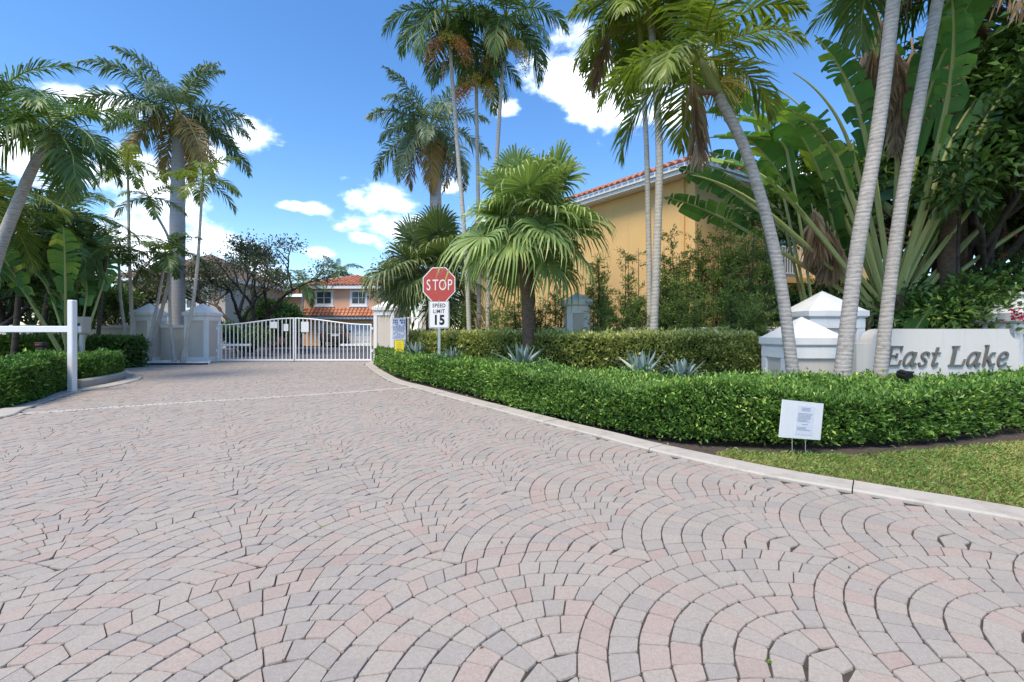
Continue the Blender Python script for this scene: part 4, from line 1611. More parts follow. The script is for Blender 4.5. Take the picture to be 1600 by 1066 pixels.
# ------------------------------------------------------------------ palms
FROND = {}


def frond_mesh(kind, e0, seed, L, droop, nl, ll, lw, hang, plum, mat):
    key = (kind, round(e0), seed, mat)
    if key in FROND:
        return FROND[key]
    r = np.random.default_rng(abs(hash((kind, round(e0), seed))) % 99991 if False else (int(e0) + 200) * 31 + seed * 7 + len(kind) * 101)
    N = 14
    s = np.linspace(0, 1, N)
    ang = R(e0) - R(droop) * s ** 1.25
    ds = L / (N - 1)
    x = np.concatenate(([0], np.cumsum(np.cos((ang[1:] + ang[:-1]) / 2) * ds)))
    z = np.concatenate(([0], np.cumsum(np.sin((ang[1:] + ang[:-1]) / 2) * ds)))
    yb = np.cumsum(r.normal(0, 0.012 * L, N)) * s
    mb = MB()
    mb.tube([(x[i], yb[i], z[i]) for i in range(N)], [0.022 * L / 2 * (1 - 0.85 * q) + 0.003 for q in s], 4, 0.85, cap=False)
    si = np.repeat(np.linspace(0.13, 0.995, nl), 2)
    side = np.tile([1.0, -1.0], nl)
    si = si + r.normal(0, 0.25 / nl, len(si))
    si = np.clip(si, 0.05, 1)
    px_, py_, pz_ = np.interp(si, s, x), np.interp(si, s, yb), np.interp(si, s, z)
    a_ = np.interp(si, s, ang)
    T = np.stack([np.cos(a_), np.zeros_like(a_), np.sin(a_)], 1)
    Up = np.stack([-np.sin(a_), np.zeros_like(a_), np.cos(a_)], 1)
    B = np.stack([np.zeros_like(a_), side, np.zeros_like(a_)], 1)
    th = (R(68) - R(45) * si ** 1.5 if kind != 'dead' else R(26) + 0 * si) + r.normal(0, 0.09 if kind != 'dead' else 0.22, len(si))
    lift = r.normal(0.12, plum, len(si))
    D = unit(T * np.cos(th)[:, None] + B * np.sin(th)[:, None] + Up * lift[:, None])
    prof = np.clip(np.sin(np.pi * np.clip(si * 0.86 + 0.17, 0, 1)) ** 0.6, 0.25, 1)
    l_ = ll * prof * (0.85 + 0.3 * r.random(len(si)))
    p0 = np.stack([px_, py_, pz_], 1)
    dn = np.array([0, 0, -1.0])
    hg = hang * (0.7 + 0.6 * r.random(len(si)))[:, None]
    mid = p0 + D * l_[:, None] * 0.52 + dn * l_[:, None] * 0.13 * hg
    tip = p0 + D * l_[:, None] * (0.97 - 0.15 * np.clip(hg, 0, 1)) + dn * l_[:, None] * 0.52 * hg
    Wv = unit(T - D * np.sum(T * D, 1)[:, None])
    wv = lw * (0.8 + 0.4 * r.random(len(si)))[:, None]
    n = len(si)
    V = np.empty((n, 5, 3))
    V[:, 0] = p0 + Wv * wv * 0.3
    V[:, 1] = p0 - Wv * wv * 0.3
    V[:, 2] = mid + Wv * wv * 0.5
    V[:, 3] = mid - Wv * wv * 0.5
    V[:, 4] = tip
    b = np.arange(n)[:, None] * 5
    T3 = np.concatenate([b + np.array([0, 1, 3]), b + np.array([0, 3, 2]), b + np.array([2, 3, 4])], 1).reshape(-1, 3)
    tn = np.clip(0.42 + r.normal(0, 0.13, n) + 0.1 * np.sin(si * 9), 0, 1)
    mb.add(V.reshape(-1, 3), T3, np.repeat(tn, 3))
    me = mb.mesh('frond')
    me.materials.append(G_[mat])
    FROND[key] = me
    return me


SPEC = {  # length, droop, leaflets a side, leaflet length, width, hang, plumose
    'adonidia': (1.55, 100, 50, 0.60, 0.036, 0.75, 0.16),
    'slim': (1.35, 88, 38, 0.48, 0.036, 0.7, 0.12),
    'royal': (3.2, 82, 96, 0.80, 0.05, 0.85, 0.45),
    'tall': (2.0, 105, 58, 0.62, 0.036, 1.0, 0.16),
    'areca': (1.9, 85, 50, 0.58, 0.036, 0.6, 0.12)}


def crown(root, top, spec, n, mat, seed, scale=1.0, emax=78, emin=-35, old=0, old_mat='old', lean=(0, 0), skip=None):
    L, droop, nl, ll, lw, hang, plum = SPEC[spec]
    r = random.Random(seed)
    az0 = r.random() * 6.28
    for i in range(n):
        u = (i + 0.5) / n
        e0 = emax + (emin - emax) * u ** 0.85 + r.uniform(-6, 6)
        e0 = 8 * round(e0 / 8)
        azm = az0 + i * 2.39996 + r.uniform(-0.25, 0.25)
        dd = droop * ((0.72 if spec == 'royal' else 0.9) if e0 > 50 else (1.0 if e0 > 20 else 0.75))
        mt = old_mat if i >= n - old else mat
        me = frond_mesh(spec, e0, r.randint(0, 1), L, dd, nl, ll, lw, hang * (1.0 if mt != 'dead' else 1.6), plum, mt)
        o = link('frond', me, None, root, tuple(top))
        o.rotation_euler = (lean[0] * 0.5, lean[1] * 0.5, azm)
        k = scale * r.uniform(0.88, 1.1)
        o.scale = (k, k * r.choice((-1, 1)), k)


def palm(name, label, path, r0, r1, bark, spec, n, mat, seed, scale=1.0, shaft=0.0, group=None, emax=78, emin=-35, old=0, bulge=0.0, shaft_r=1.25, old_mat='old', cat='palm tree'):
    path = [Vector(p) for p in path]
    r0, r1 = r0 * 0.72, r1 * 0.72
    base = Vector((path[0].x, path[0].y, 0))
    root = thing(name, label, cat, base, 0, group)
    pts_ = spline([tuple(p - base) for p in path], 26)
    ks = np.linspace(0, 1, 26)
    rs = r0 + (r1 - r0) * ks + r0 * 0.45 * np.exp(-ks * 22) + bulge * np.sin(np.pi * np.clip(ks * 1.2, 0, 1))
    pts_[0][2] = -0.06
    MB().tube([tuple(p) for p in pts_], list(rs), 14).build('trunk', M[bark], root, smooth=True)
    top = Vector(pts_[-1])
    d = Vector(pts_[-1] - pts_[-3]).normalized()
    if shaft:
        q = [top + d * (shaft * u) for u in (0, 0.06, 0.3, 0.65, 1.0)]
        MB().tube([tuple(p) for p in q], [r1 * 1.05, r1 * shaft_r, r1 * shaft_r * 1.05, r1 * 0.95, r1 * 0.5], 12, 0.5).build('crownshaft', G_['shaft'], root, smooth=True)
        top = top + d * shaft * 0.93
    crown(root, top, spec, n, mat, seed, scale, emax, emin, old, old_mat)
    return root, top


def fruit_cluster(root, at, dirv, size, mat, seed, n=420):
    r = np.random.default_rng(seed)
    mb = MB()
    at = np.array(at)
    dirv = unit(np.array(dirv, float))
    ends = []
    for k in range(26):
        d = unit(dirv + r.normal(0, 0.42, 3))
        pts_ = [at + d * size * u + np.array([0, 0, -1.0]) * size * 0.75 * u * u for u in (0, 0.35, 0.7, 1.0)]
        mb.tube(pts_, [0.008, 0.006, 0.004, 0.003], 3, 0.9, cap=False)
        ends.append(pts_)
    m_ = n
    kk_ = r.integers(0, 26, m_)
    uu = r.random(m_) * 2 + 0.99
    E = np.array(ends)
    i0 = np.clip(uu.astype(int), 0, 2)
    p = E[kk_, i0] + (E[kk_, i0 + 1] - E[kk_, i0]) * (uu - i0)[:, None] + r.normal(0, 0.03 * size * 2, (m_, 3))
    sz_ = r.uniform(0.012, 0.02, (m_, 1, 1))
    V = oc[None] * sz_ + p[:, None]
    mb.add(V.reshape(-1, 3), (of[None] + np.arange(m_)[:, None, None] * 6).reshape(-1, 3), np.repeat(r.random(m_), 8))
    stuff(mb.build('fruit_cluster', G_[mat], root))


def hanging_frond(root, at, L, seed, azm=0.0, lean=-84):
    me = frond_mesh('dead', lean, seed, L, 6, 40, 0.42, 0.05, 1.1, 0.25, 'dead')
    o = link('dead_frond', me, None, root, tuple(at))
    o.rotation_euler = (0, 0, azm)
    return o


SPEC['dead'] = SPEC['tall']

# tall royal palms
def trunk_path(*q):
    """points (px, py, Y); the first is dropped to the ground"""
    out = [P(*a) for a in q]
    out[0].z = 0
    return out


palm('royal_palm', 'tall royal palm with thick grey trunk rising behind the left gate pillars', trunk_path((277, 540, 20), (277, 400, 20), (278, 275, 20), (278, 215, 20)), 0.40, 0.30,
     'bark_royal', 'royal', 20, 'royal', 21, 1.12, 1.2, 'royal palms', emax=84, emin=-50, old=5, bulge=0.04)
_r, _t = palm('royal_palm', 'tall royal palm with thick grey trunk rising behind the stop sign', trunk_path((684, 540, 21), (682, 400, 21), (680, 285, 21), (677, 250, 21)), 0.40, 0.29,
              'bark_royal', 'royal', 20, 'royal', 35, 1.05, 1.6, 'royal palms', emax=74, emin=-52, old=3, bulge=0.03)

# slim palms in the white gravel
SG = 'slim palms planted in the white gravel'
slim = [((209, 560, 15.2), (203, 420, 15.2), (200, 275, 15.2), 13, 1.0, 'slim palm with a straight white trunk, tallest beside the outer gate pillar'),
        ((205, 556, 15.6), (190, 480, 15.6), (186, 415, 15.6), 10, 0.9, 'short slim palm tilted left behind the straight white trunk'),
        ((224, 560, 15.0), (243, 490, 15.0), (257, 415, 15.0), 11, 1.0, 'short slim palm leaning right before the outer gate pillar'),
        ((232, 556, 15.7), (268, 405, 15.7), (240, 325, 15.7), 10, 0.95, 'slim palm with a curving trunk bent back to the left'),
        ((273, 560, 15.2), (266, 500, 15.2), (266, 410, 15.2), 9, 0.9, 'short slim palm standing between the two left gate pillars'),
        ((285, 560, 15.0), (306, 440, 15.0), (316, 300, 15.0), 12, 1.05, 'slim tall palm leaning right in front of the gate end pillar')]
for i, (a, b, c_, n_, k_, lb) in enumerate(slim):
    palm('slim_palm', lb, trunk_path(a, b, c_), 0.085, 0.05, 'bark_white', 'slim', n_ - 3, 'palm_yellow' if i in (0, 3, 5) else 'palm', 50 + i, k_, 0.42, SG, emax=74, emin=-25)

# left foreground palm and the ones behind it
palm('leaning_palm', 'big arching palm with a ringed trunk curving over the left hedge', [P(-45, 520, 9.2) - Vector((0, 0, Z_(520, 9.2))), P(-10, 420, 9.2), P(35, 300, 9.2), P(66, 232, 9.2)], 0.16, 0.11,
     'bark_grey', 'adonidia', 14, 'palm', 71, 1.02, 0.5, emax=78, emin=-38)
palm('clump_palm', 'dark feathery palm behind the big arching palm on the left', trunk_path((-30, 560, 11), (-25, 400, 11), (-10, 180, 11)), 0.12, 0.08, 'bark_grey', 'areca', 14, 'palm', 72, 1.15, 0.4, emin=-30)
palm('clump_palm', 'low bushy feather palm under the arching palm beside the broad paddle leaves', trunk_path((20, 560, 12.5), (30, 460, 12.5), (40, 380, 12.5)), 0.10, 0.08, 'bark_dark', 'areca', 14, 'palm', 73, 1.2, 0.3, emin=-30)
palm('clump_palm', 'feather palm with dark slanting trunk behind the barrier post', trunk_path((55, 560, 14), (80, 440, 14), (100, 345, 14)), 0.11, 0.09, 'bark_dark', 'areca', 13, 'palm', 74, 1.1, 0.3, emin=-35, old=2)
palm('clump_palm', 'slender feather palm between the paddle leaves and the slim gravel palms', trunk_path((150, 560, 13.6), (158, 470, 13.6), (166, 400, 13.6)), 0.08, 0.06, 'bark_dark', 'areca', 12, 'palm', 76, 0.8, 0.3, emin=-30)
palm('clump_palm', 'feather palm with spreading dark crown low behind the paddle leaves', trunk_path((105, 560, 15.2), (100, 480, 15.2), (92, 420, 15.2)), 0.1, 0.08, 'bark_dark', 'areca', 13, 'palm', 77, 1.0, 0.3, emin=-35)
palm('clump_palm', 'small feather palm with yellowing leaves at the left edge of the garden', trunk_path((-60, 560, 10.5), (-40, 430, 10.5), (-25, 330, 10.5)), 0.10, 0.08, 'bark_dark', 'areca', 12, 'palm_yellow', 75, 1.1, 0.3, emin=-35)

# three slender fruiting palms behind the stop sign
TG = 'slender fruiting palms beside the fan palm'
TY = 11.3
for i, (q, lb, n_, sd_) in enumerate((
        ([(736, 560, TY), (728, 400, TY), (714, 220, TY), (702, 62, TY)], 'slender tall palm with orange fruit, its trunk nearest the stop sign', 13, 81),
        ([(748, 560, TY + 0.8), (748, 400, TY + 0.8), (746, 250, TY + 0.8), (744, 130, TY + 0.8)], 'slender palm with lower crown and ochre fruit between two taller ones', 11, 82),
        ([(762, 560, TY + 0.3), (764, 430, TY + 0.3), (776, 250, TY + 0.3), (788, 70, TY + 0.3)], 'slender tall palm with yellow fruit, its trunk nearest the fan palm', 13, 83))):
    rt, tp = palm('fruiting_palm', lb, trunk_path(*q), 0.085, 0.062, 'bark_white', 'tall', n_, 'palm', sd_, (1.0, 0.8, 0.95)[i], 0.75, TG, emax=80, emin=-30)
    bse = Vector((tp.x, tp.y, tp.z - 0.72))
    fruit_cluster(rt, bse, (0.9, -0.3, 0.1), 0.62, ('fruit_o', 'fruit_y', 'fruit_y')[i], sd_, 500)
    fruit_cluster(rt, bse, (-0.9, -0.3, -0.1), 0.62, ('fruit_o', 'fruit_o', 'fruit_o')[i], sd_ + 5, 420)
    fruit_cluster(rt, bse + Vector((0, 0, 0.05)), (0.2, -0.9, 0.35), 0.5, 'fruit_y', sd_ + 9, 350)

# twin palm before the yellow house
rt, tp = palm('twin_palm', 'pale palm trunk of a close pair before the yellow house, the stouter one', trunk_path((1018, 560, 8.3), (1026, 400, 8.3), (1030, 230, 8.3), (1018, 45, 8.3)), 0.105, 0.085, 'bark_white', 'adonidia', 12, 'palm_yellow', 91, 1.1, 0.5, emax=76, emin=-22)
rt, tp = palm('twin_palm', 'pale palm trunk of a close pair before the yellow house, the thinner one', trunk_path((1016, 560, 8.6), (1014, 400, 8.6), (1010, 230, 8.6), (1002, 75, 8.6)), 0.075, 0.06, 'bark_white', 'adonidia', 11, 'palm_yellow', 92, 1.05, 0.5, emax=74, emin=-26)
hanging_frond(rt, tp + Vector((-0.55, -0.1, -0.1)), 1.3, 3, 2.6, -72)

# leaning palms in front of the sign
LG = 'grey ringed palms leaning over the entrance sign'
rt, tp = palm('ringed_palm', 'grey ringed palm leaning left with its green crownshaft showing', trunk_path((1247, 590, 5.75), (1216, 420, 5.75), (1170, 250, 5.75), (1122, 148, 5.75)), 0.098, 0.085, 'bark_grey', 'adonidia', 11, 'palm_yellow', 101, 0.95, 0.55, LG, emax=80, emin=-20, shaft_r=1.15)
# brown sheath hanging from it
mb = MB()
b_ = rt.location
q0 = P(1112, 150, 5.7) - b_
mb.tube([tuple(q0 + Vector((0.05, 0, 0.02))), tuple(q0 + Vector((-0.04, -0.03, 0.03))), tuple(q0 + Vector((-0.15, -0.05, 0.02))), tuple(q0 + Vector((-0.19, -0.05, 0.04)))], [0.03, 0.055, 0.05, 0.015], 8, 0.4, flat=0.5)
mb.build('old_sheath', mat_plain('old_sheath', (0.22, 0.14, 0.115), 0.7, 0.2, 0, 0.2), rt, smooth=True)
mb = MB().tube([tuple(P(1112, 95, 5.75) - b_), tuple(P(1119, 118, 5.75) - b_), tuple(P(1121, 140, 5.75) - b_)], [0.018, 0.035, 0.04], 8, 0.6)
mb.build('flower_sheath', G_['shaft'], rt, smooth=True)
o = hanging_frond(rt, P(1080, 110, 5.9) - b_, 1.25, 5, 0.4, -86)
fruit_cluster(rt, tuple(P(1125, 130, 5.75) - b_), (0.9, -0.1, 0.5), 0.36, 'fruit_y', 7, 120)
palm('ringed_palm', 'stout grey ringed palm trunk leaning right beside the short white capped pillar', trunk_path((1308, 590, 5.6), (1338, 400, 5.6), (1372, 200, 5.6), (1396, 0, 5.6), (1402, -90, 5.6)), 0.118, 0.095, 'bark_grey', 'adonidia', 9, 'palm', 102, 1.0, 0.5, LG, emin=-15)
palm('ringed_palm', 'grey ringed palm trunk leaning right before the letter E of the sign wall', trunk_path((1368, 590, 5.7), (1396, 400, 5.7), (1428, 200, 5.7), (1465, 0, 5.7), (1478, -100, 5.7)), 0.10, 0.085, 'bark_grey', 'adonidia', 9, 'palm', 103, 1.0, 0.5, LG, emin=-15)


# ------------------------------------------------------------------ fan palms
def fan_leaf(seed, e0, mat, Rb=0.75, pet=0.85, hang=0.5):
    key = ('fanleaf', seed, round(e0), mat, Rb, pet, hang)
    if key in FROND:
        return FROND[key]
    r = np.random.default_rng(seed * 13 + int(e0) + 300)
    mb = MB()
    e = R(e0)
    pts_ = []
    p = np.array([0.0, 0, 0])
    for i in range(7):
        pts_.append(p.copy())
        a = e - R(28) * (i / 6) ** 2
        p = p + np.array([math.cos(a), 0, math.sin(a)]) * pet / 6
    hub = pts_[-1]
    mb.tube([tuple(q) for q in pts_], [0.022, 0.018, 0.015, 0.013, 0.012, 0.011, 0.01], 4, 0.8, cap=False)
    a = e - (R(38) if e0 < 35 else R(14))
    Fw = np.array([math.cos(a), 0, math.sin(a)])
    Sd = np.array([0, 1.0, 0])
    Nr = np.cross(Fw, Sd)
    if Nr[2] < 0:
        Nr = -Nr
    n = 46
    bs = np.linspace(-R(150), R(150), n)
    db = bs[1] - bs[0]
    V, T3, tn = [], [], []
    for k, b in enumerate(bs):
        ln = Rb * (1.0 - 0.22 * abs(b / R(150)) ** 1.5) * r.uniform(0.93, 1.06)
        cup = 0.16 * math.cos(b)
        d = Fw * math.cos(b) + Sd * math.sin(b) + Nr * (0.18 + cup * 0.3 + r.normal(0, 0.03))
        d = d / np.linalg.norm(d)
        w_ = np.cross(Nr, d)
        w_ /= np.linalg.norm(w_)
        hg = hang * r.uniform(0.6, 1.5)
        base = len(V)
        for u, wd, dr in ((0.03, 0.03, 0), (0.5, 0.52, 0.015), (0.68, 0.40, 0.06), (0.86, 0.2, 0.22)):
            c_ = hub + d * ln * (u - dr * 0.25) + np.array([0, 0, -1]) * ln * dr * hg * 1.4
            hwid_ = ln * 0.5 * db * wd * 1.02
            pl = Nr * (0.008 if k % 2 else -0.008)
            V += [c_ - w_ * hwid_ + pl, c_ + w_ * hwid_ - pl]
        V.append(hub + d * ln * 0.88 + np.array([0, 0, -1]) * ln * 0.62 * hg)
        for s_ in range(3):
            T3.append((base + 2 * s_, base + 2 * s_ + 1, base + 2 * s_ + 3, base + 2 * s_ + 2))
        T3.append((base + 6, base + 7, base + 8))
        tn += [np.clip(0.42 + r.normal(0, 0.12), 0, 1)] * 2 + [np.clip(0.55 + r.normal(0, 0.12), 0, 1)] + [np.clip(0.7 + r.normal(0, 0.15), 0, 1)]
    mb.add(V, T3, tn)
    me = mb.mesh('fan_leaf')
    me.materials.append(G_[mat])
    FROND[key] = me
    return me


def fan_palm(name, label, path, r0, r1, n, mat, seed, scale, emax=80, emin=-55, dead=0, fibre=True):
    path = [Vector(p) for p in path]
    base = Vector((path[0].x, path[0].y, 0))
    root = thing(name, label, 'palm tree', base, 0)
    pts_ = spline([tuple(p - base) for p in path], 16)
    pts_[0][2] = -0.06
    MB().tube([tuple(p) for p in pts_], list(np.linspace(r0, r1, 16)), 14).build('trunk', M['bark_brown'], root, smooth=True)
    top = Vector(pts_[-1])
    r = random.Random(seed)
    # old leaf bases wrapped round the top of the trunk
    mb = MB()
    for i in range(46):
        a = i * 2.4
        z = -0.62 + 0.66 * i / 46
        c_, s_ = math.cos(a), math.sin(a)
        rr_ = r1 * 1.02
        mb.tube([tuple(top + Vector((c_ * rr_, s_ * rr_, z))), tuple(top + Vector((c_ * (rr_ + 0.05), s_ * (rr_ + 0.05), z + 0.10))), tuple(top + Vector((c_ * (rr_ + 0.10), s_ * (rr_ + 0.10), z + 0.17 + 0.05 * r.random())))], [0.045, 0.03, 0.012], 5, r.random())
    stuff(mb.build('leaf_bases', M['fibre'], root))
    for i in range(n):
        u = (i + 0.5) / n
        e0 = emax + (emin - emax) * u ** 0.9 + r.uniform(-7, 7)
        e0 = 10 * round(e0 / 10)
        me = fan_leaf(r.randint(0, 3), e0, 'dead' if i >= n - dead else mat, Rb=0.84, pet=(0.62, 0.85, 1.05)[i % 3], hang=0.8 if e0 < 20 else (0.5 if e0 < 50 else 0.3))
        o = link('fan_leaf', me, None, root, tuple(top + Vector((0, 0, 0.05 - 0.25 * u))))
        o.rotation_euler = (r.uniform(-0.4, 0.4), r.uniform(-0.12, 0.12), i * 2.39996 + r.uniform(-0.3, 0.3))
        k = scale * r.uniform(0.88, 1.12)
        o.scale = (k, k, k)


FY = 8.6
fan_palm('fan_palm', 'broad fan palm with brown trunk and drooping leaf tips before the yellow house', trunk_path((829, 560, FY), (826, 480, FY), (823, 420, FY), (826, 352, FY)), 0.135, 0.12, 54, 'fan', 5, 0.96, 88, -24)
fan_palm('fan_palm', 'darker fan palm standing just behind the stop sign', trunk_path((676, 560, 12.6), (674, 500, 12.6), (672, 430, 12.6)), 0.17, 0.15, 34, 'fan_dark', 8, 1.15, 84, -24)


# ------------------------------------------------------------------ paddle-leaved plants
def paddle_leaf(seed, e0, mat, pet, bl, bw, droop=45, tear=0.35, fold=0.25, pr=0.03, kink=0.0):
    """long petiole and a torn banana-like blade; local x is outward, z up"""
    key = ('paddle', seed, round(e0), mat, pet, bl, bw, droop, kink)
    if key in FROND:
        return FROND[key]
    r = np.random.default_rng(seed * 17 + int(e0) + 400)
    mb = MB()
    N1, N2 = 8, 26
    p = np.array([0.0, 0, 0])
    pts_, tg = [], []
    tot = N1 + N2
    for i in range(tot + 1):
        if i <= N1:
            a = R(e0) - R(6) * (i / N1)
            st = pet / N1
        else:
            u = (i - N1) / N2
            a = R(e0) - R(6) - R(kink) * min(1, u * 5) - R(droop) * u ** 1.3
            st = bl / N2
        pts_.append(p.copy())
        tg.append(np.array([math.cos(a), 0, math.sin(a)]))
        p = p + tg[-1] * st
    mb.tube([tuple(q) for q in pts_], [pr * (1 - 0.8 * i / tot) for i in range(tot + 1)], 6, 0.55, cap=False)
    bl_mb = MB()
    for side in (-1, 1):
        i = N1
        while i < tot - 1:
            run = int(r.integers(1, 4)) if r.random() < tear else int(r.integers(4, 9))
            j = min(i + run, tot)
            tilt = r.normal(0, 0.22)
            sag = abs(r.normal(0.15, 0.2))
            V = []
            for k in range(i, j + 1):
                u = (k - N1) / N2
                hw = bw / 2 * np.clip(math.sin(math.pi * min(1, 0.08 + 0.94 * u)) ** 0.55, 0, 1)
                if k == i and i > N1:
                    hw *= 0.97
                Up = np.array([-tg[k][2], 0, tg[k][0]])
                o = np.array([0, side, 0]) * math.cos(fold + tilt) + Up * math.sin(fold + tilt)
                o = o + tg[k] * 0.28
                o /= np.linalg.norm(o)
                m1 = pts_[k] + o * hw * 0.55
                m2 = pts_[k] + o * hw + np.array([0, 0, -1]) * hw * sag
                shift = tg[k] * (0.006 if k == i else (-0.012 if k == j and j < tot else 0)) * 1.0
                V += [pts_[k] + shift * 0.3, m1 + shift, m2 + shift * 1.6]
            m_ = j - i
            Fc = []
            for q in range(m_):
                Fc += [(3 * q, 3 * q + 1, 3 * q + 4, 3 * q + 3), (3 * q + 1, 3 * q + 2, 3 * q + 5, 3 * q + 4)]
            t0 = 0.45 + r.normal(0, 0.16)
            tn = []
            for q in range(m_):
                e_ = r.normal(0, 0.05)
                tn += [np.clip(t0 + e_, 0, 1), np.clip(t0 + 0.08 + e_, 0, 1)]
            bl_mb.add(V, Fc, tn)
            i = j
    me = mb.mesh('petiole')
    me.materials.append(G_['petiole'] if mat != 'dead' else G_['dead'])
    mb2 = bl_mb.mesh('blade')
    mb2.materials.append(G_[mat])
    FROND[key] = (me, mb2)
    return FROND[key]


def put_leaf(root, at, azm, data, roll=0.0, s=1.0):
    a = link('petiole', data[0], None, root, tuple(at))
    a.rotation_euler = (roll, 0, azm)
    a.scale = (s, s, s)
    if data[1] is not None:
        link('blade', data[1], None, a)
    return a


# traveller's palm: petioles in one flat fan
RY = 8.0
rb = P(1392, 470, RY)
root = thing('travellers_palm', 'huge fan-shaped traveller palm with overlapping pale petioles above the sign wall', 'palm tree', (rb.x, rb.y, 0))
MB().tube([(0, 0, -0.05), (0.02, 0, 0.7), (0, 0, rb.z + 0.1)], [0.22, 0.19, 0.2], 14).build('trunk', M['bark_brown'], root, smooth=True)
rn = random.Random(17)
nf = 29
for i in range(nf):
    u = (i / (nf - 1)) * 2 - 1
    e0 = 90 - abs(u) * (42 if u < 0 else 46)
    dirz = 0.0 if u > 0 else math.pi
    pet = 2.5 + 0.3 * rn.random() - 0.35 * abs(u)
    dat = paddle_leaf(i % 5 + 1, 6 * round(e0 / 6), 'paddle', round(pet * 5) / 5, 1.9, 0.62, 26 + 10 * (i % 4), 0.92, 0.2, pr=0.045)
    put_leaf(root, (u * 0.16, 0.07 * (i % 3 - 1), rb.z + 0.0 - 0.35 * abs(u)), dirz + rn.uniform(-0.16, 0.16) + (0.1 if i % 2 else -0.1), dat if i % 3 != 1 else (dat[0], None), rn.uniform(-0.5, 0.5))
for i in range(9):
    dat = paddle_leaf(40 + i % 3, -58 - 6 * (i % 3), 'dead', 0.8, 1.0, 0.34, 26, 0.95, 0.5)
    put_leaf(root, (rn.uniform(-0.35, 0.35), rn.uniform(-0.2, 0.1), rb.z - 0.15 + 0.2 * rn.random()), (math.pi if i < 6 else 0) + rn.uniform(-0.7, 0.7), dat, 0.2)
# left drooping dead skirt
for i in range(7):
    hanging_frond(root, P(1268 + i * 6, 318 + 7 * i, 8.1) - root.location, 0.85, i % 2, rn.uniform(0, 6.28), -80)
# brown dead fronds hanging between the ringed trunks
for i, (px, py, L_) in enumerate(((1372, 20, 1.1), (1382, 45, 1.4), (1408, 90, 1.5), (1416, 130, 1.7), (1398, 60, 1.7), (1424, 60, 1.4), (1366, 60, 1.0))):
    hanging_frond(root, P(px, py, 7.2) - root.location, L_, i % 3, rn.uniform(0, 6.28), -84)


def paddle_clump(name, label, px, py, Y, n, mat, seed, pet, bl, bw, tilt=(70, 25), azr=(0, 6.28), group=None, cat='plant'):
    g = P(px, py, Y)
    rt = thing(name, label, cat, (g.x, g.y, 0), 0, group)
    r = random.Random(seed)
    for i in range(n):
        e0 = 6 * round(r.uniform(tilt[1], tilt[0]) / 6)
        dat = paddle_leaf(seed * 3 + i % 4, e0, mat, pet * r.choice((0.8, 1.0, 1.15)), bl, bw, r.choice((30, 45, 60)), 0.9, 0.3)
        put_leaf(rt, (r.uniform(-0.12, 0.12), r.uniform(-0.12, 0.12), 0.0), r.uniform(*azr), dat, r.uniform(-0.4, 0.4), r.uniform(0.85, 1.15))
    MB().tube([(0, 0, -0.05), (0.02, 0.0, 0.35), (0, 0, 0.7)], [0.09, 0.08, 0.05], 8).build('stem', M['bark_brown'], rt, smooth=True)
    return rt


paddle_clump('bird_of_paradise', 'clump of broad green paddle leaves behind the barrier post on the left', 112, 560, 12.4, 8, 'paddle', 3, 1.9, 1.6, 0.6, (88, 66))
bp = P(1290, 590, 8.5)
root = thing('banana_plant', 'banana plant with long torn leaves reaching left before the yellow house corner', 'plant', (bp.x, bp.y, 0))
MB().tube([(0, 0, -0.05), (0.02, 0.0, 0.6), (0, 0, 1.5)], [0.10, 0.09, 0.06], 8).build('stem', M['bark_brown'], root, smooth=True)
for i, (e_, pet_, kink_, dr_, az_) in enumerate(((81, 3.9, 66, 18, 3.12), (81, 4.4, 62, 22, 3.2), (84, 5.0, 45, 45, 3.3))):
    put_leaf(root, (0.03 * i - 0.1, 0.05 * (i % 3), 0), az_, paddle_leaf(60 + i, e_, 'paddle', pet_, 1.9, 0.5, dr_, 0.6, 0.15, kink=kink_), 0.12 * (i % 3 - 1))
paddle_clump('banana_plant', 'banana plant with wide glossy leaf under the dark trees behind the sign wall', 1530, 520, 8.2, 7, 'paddle', 5, 1.2, 1.5, 0.6, (82, 48))
paddle_clump('banana_plant', 'low banana plant with upright leaf beside the brown trunk behind the sign', 1405, 520, 7.4, 5, 'paddle', 6, 0.5, 1.1, 0.34, (86, 66))
paddle_clump('banana_plant', 'tall banana plant with light green blades above the traveller palm', 1350, 520, 9.2, 8, 'paddle', 7, 3.6, 2.4, 0.75, (88, 66))


